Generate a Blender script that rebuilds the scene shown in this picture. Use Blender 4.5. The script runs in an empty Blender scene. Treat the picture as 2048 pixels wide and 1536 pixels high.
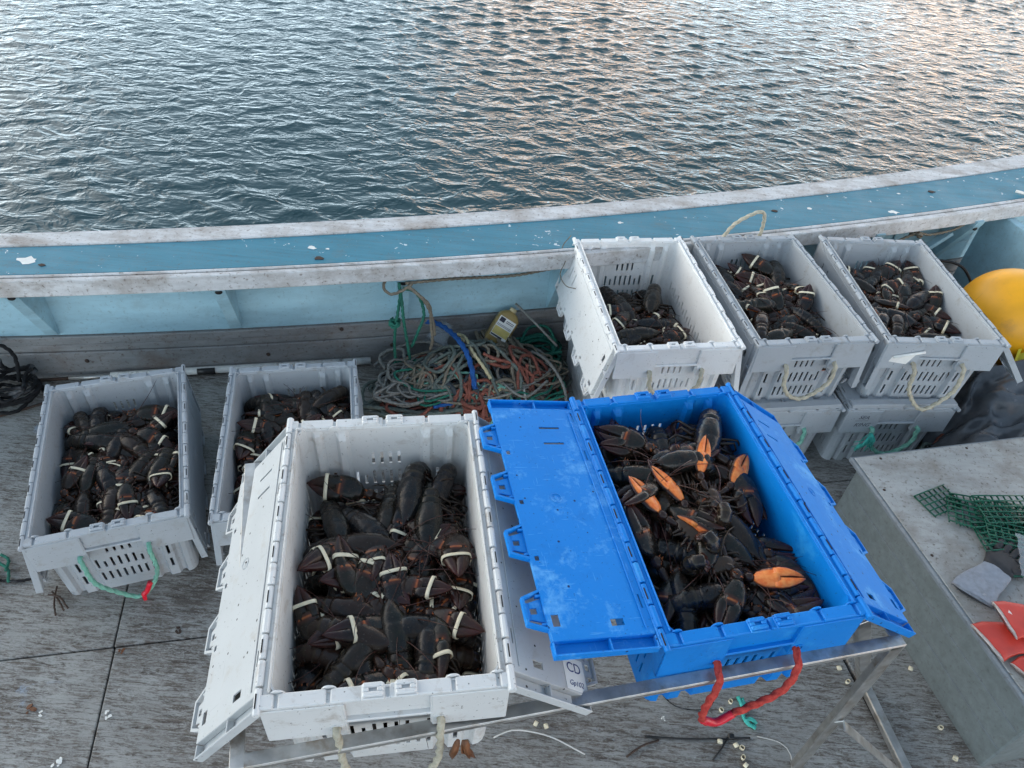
import bpy, bmesh, math, random
import numpy as np
from mathutils import Matrix, Vector, noise as mnoise

random.seed(7)
R = math.radians
SC = bpy.context.scene
COL = SC.collection

# ------------------------------------------------------------------ camera
cam_d = bpy.data.cameras.new('camera')
cam_d.sensor_width = 36.0
cam_d.lens = 26.16
cam_d.clip_start = 0.05
cam_d.clip_end = 9000
cam = bpy.data.objects.new('camera', cam_d)
COL.objects.link(cam)
cam.matrix_world = Matrix(((0.9955, -0.09474, 0.0, 0.0),
                           (0.0636, 0.66827, -0.7412, 0.0),
                           (0.07022, 0.73786, 0.67129, 2.5093),
                           (0, 0, 0, 1)))
SC.camera = cam

# ------------------------------------------------------------------ sky, sun, exposure
SUN_EL, SUN_AZ = 14.0, -72.0          # degrees; azimuth clockwise from +Y
CLOUD_SEED = (0.2, 5.3, 2.0)
CLOUD_ROT = 48
CLOUD_SC = 3.2
VEIL = (2.8, 3.7, 4.4)
HORIZON = (13.4, 16.6, 18.8)
PEACH = (17.0, 11.0, 7.0)
world = bpy.data.worlds.new('World')
SC.world = world
world.use_nodes = True
wn = world.node_tree.nodes
wl = world.node_tree.links
wn.clear()
sky = wn.new('ShaderNodeTexSky')
sky.sky_type = 'NISHITA'
sky.sun_disc = False
sky.sun_elevation = R(SUN_EL)
sky.sun_rotation = R(SUN_AZ)
sky.air_density = 1.0
sky.dust_density = 2.5
sky.ozone_density = 1.0
bg = wn.new('ShaderNodeBackground')
bg.inputs['Strength'].default_value = 0.15
wo = wn.new('ShaderNodeOutputWorld')
# thin dusk cloud: pale veil all over with peach coloured banks
tcw = wn.new('ShaderNodeTexCoord')
mpw = wn.new('ShaderNodeMapping'); mpw.inputs['Scale'].default_value = (1.0, 1.0, 2.2); mpw.inputs['Location'].default_value = CLOUD_SEED; mpw.inputs['Rotation'].default_value = (0, 0, R(CLOUD_ROT))
wl.new(tcw.outputs['Generated'], mpw.inputs['Vector'])
nzw = wn.new('ShaderNodeTexNoise'); nzw.inputs['Scale'].default_value = CLOUD_SC; nzw.inputs['Detail'].default_value = 5
wl.new(mpw.outputs[0], nzw.inputs['Vector'])
def wramp(src, a, b, lo, hi):
    t = wn.new('ShaderNodeMapRange'); t.clamp = True
    for nm, x in (('From Min', a), ('From Max', b), ('To Min', lo), ('To Max', hi)): t.inputs[nm].default_value = x
    wl.new(src, t.inputs['Value']); return t.outputs[0]
def wmix(fac, a, b):
    t = wn.new('ShaderNodeMix'); t.data_type = 'RGBA'
    if isinstance(fac, float): t.inputs[0].default_value = fac
    else: wl.new(fac, t.inputs[0])
    for i, x in ((6, a), (7, b)):
        if isinstance(x, tuple): t.inputs[i].default_value = (*x, 1)
        else: wl.new(x, t.inputs[i])
    return t.outputs[2]
sepw = wn.new('ShaderNodeSeparateXYZ'); wl.new(tcw.outputs['Generated'], sepw.inputs[0])
veil = wmix(wramp(sepw.outputs['Z'], .0, .75, .95, .25), sky.outputs[0], wmix(wramp(sepw.outputs['Z'], .0, .42, 0.0, 1.0), HORIZON, VEIL))
lowm = wn.new('ShaderNodeMath'); lowm.operation = 'MULTIPLY'
wl.new(wramp(nzw.outputs['Fac'], .505, .585, 0.0, .9), lowm.inputs[0]); wl.new(wramp(sepw.outputs['Z'], .25, .55, 1.0, 0.0), lowm.inputs[1])
azm = wn.new('ShaderNodeMath'); azm.operation = 'MULTIPLY'      # the warm side of the dusk sky
wl.new(lowm.outputs[0], azm.inputs[0]); wl.new(wramp(sepw.outputs['X'], -.20, .0, 0.0, 1.0), azm.inputs[1])
cloud = wmix(azm.outputs[0], veil, PEACH)
wl.new(cloud, bg.inputs[0])
wl.new(bg.outputs[0], wo.inputs[0])
sun_d = bpy.data.lights.new('sun', 'SUN')
sun_d.energy = 0.5
sun_d.angle = R(75)
sun_d.color = (1.0, 0.92, 0.84)
sun = bpy.data.objects.new('sun', sun_d)
COL.objects.link(sun)
sd = Vector((math.sin(R(SUN_AZ)) * math.cos(R(SUN_EL)), math.cos(R(SUN_AZ)) * math.cos(R(SUN_EL)), math.sin(R(SUN_EL))))
sun.rotation_euler = sd.to_track_quat('Z', 'Y').to_euler()
SC.view_settings.view_transform = 'Standard'
SC.view_settings.look = 'None'
SC.view_settings.exposure = 0.95
SC.view_settings.gamma = 1.0
SC.view_settings.use_curve_mapping = False
SC.cycles.max_bounces = 5
SC.cycles.diffuse_bounces = 3
SC.cycles.glossy_bounces = 3
SC.cycles.use_adaptive_sampling = True
SC.cycles.adaptive_threshold = .02
SC.cycles.use_denoising = True

# ------------------------------------------------------------------ materials
def newmat(name):
    m = bpy.data.materials.new(name)
    m.use_nodes = True
    nt = m.node_tree
    nt.nodes.clear()
    out = nt.nodes.new('ShaderNodeOutputMaterial')
    b = nt.nodes.new('ShaderNodeBsdfPrincipled')
    nt.links.new(b.outputs[0], out.inputs[0])
    return m, nt, b

class NB:
    """small node helper"""
    def __init__(s, nt): s.nt = nt
    def n(s, t, **k):
        nd = s.nt.nodes.new(t)
        for a, v in k.items(): setattr(nd, a, v)
        return nd
    def L(s, a, b): s.nt.links.new(a, b)
    def coord(s, scale=(1, 1, 1), rnd=True, world_=False, rot=(0, 0, 0)):
        tc = s.n('ShaderNodeTexCoord')
        src = tc.outputs['Object']
        if world_:
            g = s.n('ShaderNodeNewGeometry'); src = g.outputs['Position']
        mp = s.n('ShaderNodeMapping')
        mp.inputs['Scale'].default_value = scale
        mp.inputs['Rotation'].default_value = rot
        s.L(src, mp.inputs['Vector'])
        if rnd and not world_:
            oi = s.n('ShaderNodeObjectInfo')
            ml = s.n('ShaderNodeMath', operation='MULTIPLY'); ml.inputs[1].default_value = 37.0
            s.L(oi.outputs['Random'], ml.inputs[0])
            s.L(ml.outputs[0], mp.inputs['Location'])
        return mp.outputs[0]
    def noise(s, vec, scale=5, detail=4, rough=.55, dist=0):
        t = s.n('ShaderNodeTexNoise')
        t.inputs['Scale'].default_value = scale
        t.inputs['Detail'].default_value = detail
        t.inputs['Roughness'].default_value = rough
        t.inputs['Distortion'].default_value = dist
        s.L(vec, t.inputs['Vector'])
        return t.outputs['Fac']
    def voro(s, vec, scale=5, feature='F1', out='Distance'):
        t = s.n('ShaderNodeTexVoronoi', feature=feature)
        t.inputs['Scale'].default_value = scale
        s.L(vec, t.inputs['Vector'])
        return t.outputs[out]
    def ramp(s, fac, a, b, lo=0.0, hi=1.0):
        t = s.n('ShaderNodeMapRange')
        t.inputs['From Min'].default_value = a
        t.inputs['From Max'].default_value = b
        t.inputs['To Min'].default_value = lo
        t.inputs['To Max'].default_value = hi
        t.clamp = True
        s.L(fac, t.inputs['Value'])
        return t.outputs[0]
    def math(s, op, a, b):
        t = s.n('ShaderNodeMath', operation=op)
        for i, x in enumerate((a, b)):
            if isinstance(x, (int, float)): t.inputs[i].default_value = x
            else: s.L(x, t.inputs[i])
        return t.outputs[0]
    def mix(s, fac, a, b):
        t = s.n('ShaderNodeMix', data_type='RGBA')
        if isinstance(fac, (int, float)): t.inputs[0].default_value = fac
        else: s.L(fac, t.inputs[0])
        for i, x in ((6, a), (7, b)):
            if isinstance(x, tuple): t.inputs[i].default_value = (*x[:3], 1)
            else: s.L(x, t.inputs[i])
        return t.outputs[2]
    def bump(s, h, strength=.3, dist=.002, normal=None):
        t = s.n('ShaderNodeBump')
        t.inputs['Strength'].default_value = strength
        t.inputs['Distance'].default_value = dist
        s.L(h, t.inputs['Height'])
        if normal is not None: s.L(normal, t.inputs['Normal'])
        return t.outputs[0]

def plain(name, col, rough=.5, var=.25, scale=30, metal=0.0, spec=.5, bump=.15, dark=None, dscale=8, damt=(.55, .75)):
    m, nt, b = newmat(name); k = NB(nt)
    v = k.coord()
    n1 = k.noise(v, scale, 4)
    c0 = tuple(x * (1 - var) for x in col); c1 = tuple(min(1, x * (1 + var)) for x in col)
    c = k.mix(k.ramp(n1, .3, .7), c0, c1)
    if dark is not None:
        c = k.mix(k.ramp(k.noise(v, dscale, 6, .65), damt[0], damt[1]), c, dark)
    k.L(c, b.inputs['Base Color'])
    k.L(k.ramp(n1, .2, .8, max(.03, rough - .08), min(1, rough + .1)), b.inputs['Roughness'])
    b.inputs['Metallic'].default_value = metal
    b.inputs['Specular IOR Level'].default_value = spec
    if bump: k.L(k.bump(n1, bump, .002), b.inputs['Normal'])
    return m

def plastic(name, base, dirt, dirt_amt, scuff=None, dots=False, speck=(.03, .025, .02)):
    m, nt, b = newmat(name); k = NB(nt)
    v = k.coord()
    big = k.noise(v, 5, 5, .6)
    c = k.mix(k.ramp(big, .25, .75), tuple(x * .9 for x in base), base)
    grime = k.noise(v, 17, 8, .72, .4)
    c = k.mix(k.math('MULTIPLY', k.ramp(grime, .54, .72), dirt_amt), c, dirt)
    fine = k.noise(v, 130, 3, .6)
    c = k.mix(k.math('MULTIPLY', k.ramp(fine, .66, .72), min(1, dirt_amt * 1.6)), c, speck)
    # scratches: strongly stretched noise in two directions
    s1 = k.noise(k.coord((14, 160, 160), rot=(.2, .3, .5)), 1.0, 2)
    s2 = k.noise(k.coord((170, 12, 150), rot=(.1, -.2, -.7)), 1.0, 2)
    sc = k.math('MAXIMUM', k.ramp(s1, .68, .72), k.ramp(s2, .69, .73))
    c = k.mix(k.math('MULTIPLY', sc, .22), c, scuff if scuff else tuple(x * .55 for x in base))
    if scuff:
        cl = k.noise(v, 8, 5, .6, .6)
        c = k.mix(k.math('MULTIPLY', k.ramp(k.math('ADD', k.math('MULTIPLY', cl, .7), k.math('MULTIPLY', k.noise(v, 70, 5, .7), .3)), .54, .68), .5), c, scuff)
    if dots:
        d = k.voro(v, 26)
        c = k.mix(k.ramp(d, .075, .095, 1, 0), c, speck)
    k.L(c, b.inputs['Base Color'])
    k.L(k.ramp(big, .2, .8, .40, .58), b.inputs['Roughness'])
    b.inputs['Specular IOR Level'].default_value = .3 if scuff else .45
    k.L(k.bump(k.noise(v, 60, 3), .06, .002), b.inputs['Normal'])
    return m

M = {}
M['white'] = plastic('white_plastic', (.66, .66, .65), (.27, .20, .14), .55)
M['white_lid'] = plastic('white_plastic_lid', (.52, .53, .53), (.36, .30, .23), .4, dots=True)
M['white_rail'] = plastic('white_plastic_grimy', (.58, .57, .55), (.20, .145, .10), .9)
M['clean'] = plastic('clean_white_plastic', (.80, .80, .79), (.40, .33, .27), .35)
M['clean_lid'] = plastic('clean_white_plastic_lid', (.74, .75, .75), (.40, .34, .28), .4, dots=True)
M['clean_rail'] = M['clean']
M['grey_rail'] = plastic('grey_plastic_grimy', (.41, .435, .46), (.22, .19, .16), .6)
M['blue_rail'] = None
M['grey'] = plastic('grey_plastic', (.40, .43, .46), (.24, .21, .175), .55)
M['grey_lid'] = plastic('grey_plastic_lid', (.40, .43, .46), (.26, .235, .20), .35)
M['blue'] = plastic('blue_plastic', (.0, .20, .64), (.0, .12, .42), .4, scuff=(.05, .37, .76))
M['blue_lid'] = plastic('blue_plastic_lid', (.0, .21, .67), (.0, .14, .48), .4, scuff=(.20, .55, .90), dots=True, speck=(.002, .03, .12))

M['blue_rail'] = M['blue']
def lobster_mat():
    m, nt, b = newmat('lobster_shell'); k = NB(nt)
    v = k.coord()
    oi = k.n('ShaderNodeObjectInfo')
    r = oi.outputs['Random']
    c = k.mix(k.ramp(r, 0, .55), (.0065, .0078, .0110), (.0125, .0130, .0085))
    c = k.mix(k.ramp(r, .55, .95), c, (.028, .0135, .009))
    mott = k.noise(v, 45, 6, .7)
    c = k.mix(k.ramp(mott, .42, .68), c, (.026, .016, .011))
    big = k.noise(v, 14, 3, .6)
    c = k.mix(k.ramp(big, .52, .72, 0, .75), c, (.004, .0045, .006))
    c = k.mix(k.ramp(k.noise(v, 22, 5, .7, .8), .62, .74, 0, .4), c, (.07, .026, .015))
    sp = k.noise(v, 240, 2, .5)
    c = k.mix(k.ramp(sp, .65, .71, 0, .35), c, (.12, .105, .08))  # pale specks: barnacles and wet glints painted into the shell colour
    at = k.n('ShaderNodeAttribute', attribute_name='tint')
    sep = k.n('ShaderNodeSeparateColor')
    k.L(at.outputs['Color'], sep.inputs[0])
    n2 = k.noise(v, 26, 4, .6)
    org = k.math('MULTIPLY', sep.outputs[0], k.ramp(n2, .2, .55, .86, 1.0))
    orc = k.mix(k.ramp(k.noise(v, 60, 3), .35, .65), (.80, .17, .035), (.92, .30, .08))
    c = k.mix(k.ramp(org, .06, .45, 0, .8), c, (.075, .022, .013))
    c = k.mix(k.ramp(org, .42, .92), c, orc)
    c = k.mix(k.math('MULTIPLY', sep.outputs[1], .8), c, (.055, .043, .025))
    c = k.mix(k.math('MULTIPLY', sep.outputs[2], .7), c, (.085, .014, .014))
    k.L(c, b.inputs['Base Color'])
    k.L(k.ramp(mott, .3, .7, .10, .28), b.inputs['Roughness'])
    b.inputs['Specular IOR Level'].default_value = .34
    k.L(k.bump(k.noise(v, 150, 4, .65), .35, .0012, k.bump(k.noise(v, 30, 4, .65), .5, .005)), b.inputs['Normal'])
    return m
M['lobster'] = lobster_mat()
M['band'] = plain('rubber_band', (.84, .74, .54), .55, .1, 60)
M['eye'] = plain('lobster_eye', (.004, .004, .004), .1, 0, bump=0)

def rope_mat(name, c0, c1, dirty=(.10, .085, .07)):
    m, nt, b = newmat(name); k = NB(nt)
    v = k.coord()
    c = k.mix(k.ramp(k.noise(v, 90, 4, .7), .35, .65), c0, c1)
    c = k.mix(k.ramp(k.noise(v, 9, 4), .52, .75, 0, .7), c, dirty)
    k.L(c, b.inputs['Base Color'])
    b.inputs['Roughness'].default_value = .85
    b.inputs['Specular IOR Level'].default_value = .2
    k.L(k.bump(k.noise(v, 420, 3), .6, .0015), b.inputs['Normal'])
    return m
M['rope_grey'] = rope_mat('grey_rope', (.17, .165, .152), (.30, .29, .265))
M['rope_tan'] = rope_mat('tan_rope', (.15, .125, .095), (.26, .225, .17))
M['rope_yellow'] = rope_mat('straw_rope', (.44, .37, .21), (.56, .49, .32), (.28, .22, .14))
M['rope_beige'] = rope_mat('beige_rope', (.40, .36, .27), (.52, .48, .38), (.25, .21, .16))
M['rope_green'] = rope_mat('green_rope', (.016, .12, .085), (.04, .19, .135), (.03, .07, .06))
M['rope_mint'] = rope_mat('mint_rope', (.13, .36, .28), (.24, .47, .37), (.12, .22, .18))
M['rope_greygreen'] = rope_mat('grey_green_rope', (.09, .11, .10), (.16, .185, .16))
M['rope_dark'] = rope_mat('dark_rope', (.03, .04, .05), (.075, .085, .09))
M['rope_rust'] = rope_mat('rust_rope', (.19, .06, .042), (.28, .105, .078), (.10, .05, .04))
M['rope_blue'] = rope_mat('blue_rope', (.012, .07, .25), (.03, .12, .36), (.02, .05, .12))
M['rope_red'] = rope_mat('red_rope', (.38, .035, .03), (.55, .08, .06), (.25, .03, .025))
M['rope_black'] = rope_mat('black_rope', (.008, .008, .009), (.02, .02, .022), (.35, .35, .36))
M['tape_red'] = plain('red_tape', (.62, .012, .03), .3, .2, 50)
M['tape_teal'] = plain('teal_twine', (.06, .46, .38), .6, .25, 50)

def deck_mat():
    m, nt, b = newmat('worn_deck_paint'); k = NB(nt)
    rot = (0, 0, R(-13.5))
    fl = k.noise(k.coord((13, 95, 1), world_=True, rot=rot), 1.0, 8, .72, 1.1)
    pt = k.noise(k.coord((1, 1, 1), world_=True, rot=rot), 2.2, 6, .6)
    fl2 = k.noise(k.coord((42, 85, 1), world_=True, rot=(0, 0, R(20))), 1.0, 6, .75, 1.8)
    w = k.math('ADD', k.math('MULTIPLY', fl, .62), k.math('MULTIPLY', fl2, .38))
    w = k.math('ADD', w, k.math('MULTIPLY', k.math('SUBTRACT', pt, .5), .34))
    paint = k.mix(k.ramp(k.noise(k.coord(world_=True), 6, 5), .3, .7), (.275, .27, .255), (.37, .365, .345))
    wood = k.mix(k.ramp(k.noise(k.coord((6, 90, 1), world_=True, rot=rot), 1.0, 4), .3, .7), (.070, .057, .048), (.17, .143, .122))
    c = k.mix(k.ramp(w, .45, .575), paint, wood)
    c = k.mix(k.ramp(pt, .60, .74, 0, .55), c, (.085, .072, .062))
    lb = k.noise(k.coord(world_=True), 3.1, 7, .72, .5)
    c = k.mix(k.ramp(lb, .66, .71, 0, .55), c, (.36, .44, .54))
    dots = k.noise(k.coord(world_=True), 75, 3, .6)
    c = k.mix(k.ramp(dots, .70, .735, 0, .8), c, (.5, .52, .53))
    k.L(c, b.inputs['Base Color'])
    k.L(k.ramp(w, .45, .6, .55, .85), b.inputs['Roughness'])
    b.inputs['Specular IOR Level'].default_value = .35
    k.L(k.bump(w, .55, .004), b.inputs['Normal'])
    return m
M['deck'] = deck_mat()

def painted(name, col, dirt, amt, rough=.5, chips=None, streak=(3, 30, 30), lo=.55, hi=.75, rot=18):
    m, nt, b = newmat(name); k = NB(nt)
    vw = k.coord(streak, world_=True, rot=(0, 0, R(-rot)))
    vg = k.coord(world_=True)
    st = k.noise(vw, 1.0, 6, .65, .3)
    bl = k.noise(vg, 5.5, 7, .7)
    c = k.mix(k.ramp(st, .3, .7), tuple(x * .76 for x in col), tuple(min(1, x * 1.08) for x in col))
    c = k.mix(k.math('MULTIPLY', k.ramp(bl, lo, hi), amt), c, dirt)
    f = k.noise(vg, 60, 5, .7)
    c = k.mix(k.math('MULTIPLY', k.ramp(f, .57, .67), amt), c, tuple(x * .6 for x in dirt))
    sk = k.noise(k.coord((streak[0] * 2.2, streak[1] * 1.6, streak[2]), world_=True, rot=(0, 0, R(-rot))), 1.0, 7, .75, .5)
    c = k.mix(k.math('MULTIPLY', k.ramp(sk, .56, .70), amt * .75), c, tuple(x * .8 for x in dirt))
    if chips:
        cv = k.noise(vg, 7.5, 4, .6, 1.2)
        cf = k.noise(vg, 33, 3, .6, .6)
        c = k.mix(k.ramp(k.math('MULTIPLY', cv, cf), .385, .41), c, chips)
    k.L(c, b.inputs['Base Color'])
    k.L(k.ramp(bl, .3, .7, rough - .1, rough + .15), b.inputs['Roughness'])
    k.L(k.bump(k.math('ADD', st, k.math('MULTIPLY', f, .5)), .3, .003), b.inputs['Normal'])
    return m
M['gun_blue'] = painted('gunwale_blue_paint', (.034, .215, .305), (.13, .18, .19), .62, .5, chips=(.62, .68, .70), streak=(2.5, 36, 30))
M['gun_white'] = painted('gunwale_white_paint', (.66, .66, .66), (.24, .18, .135), .75, .6, lo=.44, hi=.70)
M['bul_blue'] = painted('bulwark_light_blue', (.38, .60, .69), (.24, .26, .26), .32, .5, streak=(2, 10, 10), lo=.58, hi=.8)
M['strake'] = painted('grey_strake', (.26, .262, .262), (.15, .09, .062), .75, .65, lo=.52, hi=.76)
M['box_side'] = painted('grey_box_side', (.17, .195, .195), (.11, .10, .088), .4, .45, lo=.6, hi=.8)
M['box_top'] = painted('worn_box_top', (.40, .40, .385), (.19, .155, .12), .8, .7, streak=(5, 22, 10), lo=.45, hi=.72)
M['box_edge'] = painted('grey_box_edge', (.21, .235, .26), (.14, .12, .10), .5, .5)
M['steel'] = plain('galvanised_steel', (.50, .49, .47), .38, .2, 22, metal=.85, dark=(.30, .25, .20), dscale=14, damt=(.5, .72))
M['seam'] = plain('dark_wood_seam', (.045, .036, .03), .9, .3)
M['dark'] = plain('dark_hole', (.012, .011, .011), .8, .2)
M['pvc'] = plain('white_pole', (.66, .65, .62), .45, .12, 40, dark=(.12, .09, .07), dscale=12, damt=(.56, .68))
M['amber'] = plain('amber_jug', (.33, .23, .08), .3, .15, 20)
M['paper'] = plain('paper_label', (.80, .79, .75), .8, .06, 40)
M['label_yellow'] = plain('label_yellow', (.66, .52, .16), .6, .15, 40)
M['ink'] = plain('ink', (.03, .03, .05), .7, 0, bump=0)
M['ink_blue'] = plain('blue_ink', (.03, .04, .16), .7, 0, bump=0)
M['pencil'] = plain('marker_pen', (.10, .10, .12), .7, 0, bump=0)
M['print_white'] = plain('white_print', (.85, .72, .70), .7, 0, bump=0)
M['buoy'] = plain('yellow_buoy', (.84, .38, .006), .42, .12, 7, dark=(.55, .26, .03), dscale=9, damt=(.55, .8))
M['black_tarp'] = plain('black_plastic_sheet', (.095, .10, .11), .22, .35, 9, bump=.4)
M['silver_bag'] = plain('grey_film_bag', (.42, .45, .48), .3, .3, 20, bump=.3)
M['navy'] = plain('navy_bag', (.012, .02, .085), .45, .3, 20)
M['yellow'] = plain('yellow_plastic', (.74, .62, .02), .4, .1, 30)
M['red_cloth'] = plain('dark_red_cloth', (.20, .012, .015), .7, .3, 30)
M['mesh_green'] = plain('green_coated_wire', (.004, .085, .05), .35, .25, 40)
M['glove_grey'] = plain('grey_glove', (.25, .27, .31), .6, .12, 60, dark=(.16, .17, .19), dscale=14)
M['glove_black'] = plain('black_glove_palm', (.022, .022, .025), .65, .3, 80, bump=.4)
M['glove_red'] = plain('red_rubber_glove', (.56, .045, .028), .42, .12, 18, dark=(.42, .03, .02), dscale=10)
M['glove_lining'] = plain('white_glove_lining', (.75, .66, .62), .9, .1, 90, bump=.5)
M['kelp'] = plain('dry_kelp', (.16, .06, .022), .5, .4, 40)
M['string'] = plain('white_string', (.62, .60, .56), .8, .1, 60)
M['black_plastic'] = plain('black_plastic', (.012, .012, .013), .4, .2)
M['twig'] = plain('dark_twig', (.05, .03, .022), .8, .3)

def film_mat():
    m, nt, b = newmat('clear_film'); k = NB(nt)
    b.inputs['Base Color'].default_value = (.62, .67, .72, 1)
    b.inputs['Roughness'].default_value = .10
    b.inputs['Alpha'].default_value = .30
    k.L(k.bump(k.noise(k.coord(), 40, 4), .3, .004), b.inputs['Normal'])
    return m
M['film'] = film_mat()

def water_mat():
    m, nt, b = newmat('sea_water'); k = NB(nt)
    b.inputs['Base Color'].default_value = (.027, .066, .075, 1)
    b.inputs['Roughness'].default_value = .06
    b.inputs['IOR'].default_value = 1.33
    def rid(vec, d=3):
        n = k.noise(vec, 1.0, d, .5, .5)
        t = k.n('ShaderNodeMath', operation='ABSOLUTE'); k.L(k.math('SUBTRACT', n, .5), t.inputs[0])
        return k.math('SUBTRACT', 1.0, k.math('MULTIPLY', t.outputs[0], 2.2))
    r1 = rid(k.coord((3.6, 5.6, 1), world_=True, rot=(0, 0, R(-20))))
    r2 = rid(k.coord((5.5, 8.5, 1), world_=True, rot=(0, 0, R(16))))
    v1 = k.noise(k.coord((16, 24, 1), world_=True, rot=(0, 0, R(-14))), 1.0, 3, .55, .6)
    h = k.math('ADD', k.math('MULTIPLY', r1, .020), k.math('ADD', k.math('MULTIPLY', r2, .004), k.math('MULTIPLY', v1, .0014)))
    k.L(k.bump(h, 1.0, 1.0), b.inputs['Normal'])
    return m
M['water'] = water_mat()
M['hull'] = painted('hull_white_paint', (.70, .70, .70), (.25, .22, .18), .5)

# ------------------------------------------------------------------ mesh helpers
class MB:
    def __init__(s): s.v = []; s.f = []; s.m = []; s.s = []; s.t = []
    def add(s, vf, mat=0, smooth=False, T=None, tint=None):
        v, f = vf
        o = len(s.v)
        if T is not None: v = [tuple(T @ Vector(p)) for p in v]
        s.v.extend([tuple(p) for p in v])
        s.f.extend([tuple(i + o for i in q) for q in f])
        s.m.extend([mat] * len(f)); s.s.extend([smooth] * len(f))
        if tint is None: s.t.extend([(0, 0, 0)] * len(v))
        elif isinstance(tint, tuple): s.t.extend([tint] * len(v))
        else: s.t.extend(tint)
        return s
    def mesh(s, name, mats, recalc=True, tint=False):
        me = bpy.data.meshes.new(name)
        me.from_pydata(s.v, [], s.f)
        for m in mats: me.materials.append(m)
        me.polygons.foreach_set('material_index', s.m)
        me.polygons.foreach_set('use_smooth', s.s)
        if tint:
            a = me.color_attributes.new('tint', 'FLOAT_COLOR', 'POINT')
            arr = np.ones((len(s.v), 4), np.float32); arr[:, :3] = np.array(s.t, np.float32)
            a.data.foreach_set('color', arr.ravel())
        if recalc:
            bm = bmesh.new(); bm.from_mesh(me)
            bmesh.ops.recalc_face_normals(bm, faces=bm.faces)
            bm.to_mesh(me); bm.free()
        me.update()
        return me
    def build(s, name, mats, parent=None, recalc=True, tint=False):
        if not isinstance(mats, (list, tuple)): mats = [mats]
        return link(name, s.mesh(name, mats, recalc, tint), parent)

def link(name, data, parent=None, mat=None):
    o = bpy.data.objects.new(name, data)
    COL.objects.link(o)
    if parent is not None: o.parent = parent
    if mat is not None:
        o.material_slots[0].link = 'OBJECT'
        o.material_slots[0].material = mat
    return o
def tag(o, label=None, cat=None, group=None, kind=None):
    if label: o['label'] = label
    if cat: o['category'] = cat
    if group: o['group'] = group
    if kind: o['kind'] = kind
    return o
def empty(name, loc=(0, 0, 0), rz=0.0, label=None, cat=None, group=None):
    o = bpy.data.objects.new(name, None)
    o.empty_display_size = .1
    COL.objects.link(o)
    o.location = loc; o.rotation_euler = (0, 0, rz)
    return tag(o, label, cat, group)

def cbox(x0, x1, y0, y1, z0, z1, c=.002):
    """box with chamfered edges, 24 verts"""
    v = []; idx = {}
    X = (x0, x1); Y = (y0, y1); Z = (z0, z1)
    c = min(c, abs(x1 - x0) * .45, abs(y1 - y0) * .45, abs(z1 - z0) * .45)
    for i in (0, 1):
        for j in (0, 1):
            for k in (0, 1):
                sx = c if i == 0 else -c; sy = c if j == 0 else -c; sz = c if k == 0 else -c
                idx[i, j, k, 'x'] = len(v); v.append((X[i], Y[j] + sy, Z[k] + sz))
                idx[i, j, k, 'y'] = len(v); v.append((X[i] + sx, Y[j], Z[k] + sz))
                idx[i, j, k, 'z'] = len(v); v.append((X[i] + sx, Y[j] + sy, Z[k]))
    f = []
    cyc = ((0, 0), (1, 0), (1, 1), (0, 1))
    for e in (0, 1):
        f.append([idx[e, a, b, 'x'] for a, b in cyc])
        f.append([idx[a, e, b, 'y'] for a, b in cyc])
        f.append([idx[a, b, e, 'z'] for a, b in cyc])
    for a in (0, 1):
        for b in (0, 1):
            f.append([idx[0, a, b, 'y'], idx[1, a, b, 'y'], idx[1, a, b, 'z'], idx[0, a, b, 'z']])
            f.append([idx[a, 0, b, 'x'], idx[a, 1, b, 'x'], idx[a, 1, b, 'z'], idx[a, 0, b, 'z']])
            f.append([idx[a, b, 0, 'x'], idx[a, b, 1, 'x'], idx[a, b, 1, 'y'], idx[a, b, 0, 'y']])
            for k in (0, 1): f.append([idx[a, b, k, 'x'], idx[a, b, k, 'y'], idx[a, b, k, 'z']])
    return v, f

def prism(poly, t0, t1, axis='x'):
    """extrude a 2D polygon; axis is the extrusion axis"""
    n = len(poly); v = []
    for t in (t0, t1):
        for a, b in poly:
            v.append((t, a, b) if axis == 'x' else (a, t, b) if axis == 'y' else (a, b, t))
    f = [tuple(range(n)), tuple(range(2 * n - 1, n - 1, -1))]
    for i in range(n): f.append((i, (i + 1) % n, n + (i + 1) % n, n + i))
    return v, f

def smooth_path(pts, step):
    """Catmull-Rom resampled at about step metres"""
    P = [Vector(p) for p in pts]
    if len(P) == 2:
        n = max(2, int((P[1] - P[0]).length / step))
        return [P[0].lerp(P[1], i / n) for i in range(n + 1)]
    P = [P[0] * 2 - P[1]] + P + [P[-1] * 2 - P[-2]]
    out = []
    for i in range(1, len(P) - 2):
        a, b, c, d = P[i - 1:i + 3]
        n = max(1, int((c - b).length / step))
        for j in range(n):
            t = j / n
            out.append(.5 * ((2 * b) + (c - a) * t + (2 * a - 5 * b + 4 * c - d) * t * t + (3 * b - a - 3 * c + d) * t ** 3))
    out.append(P[-2])
    return out

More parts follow.
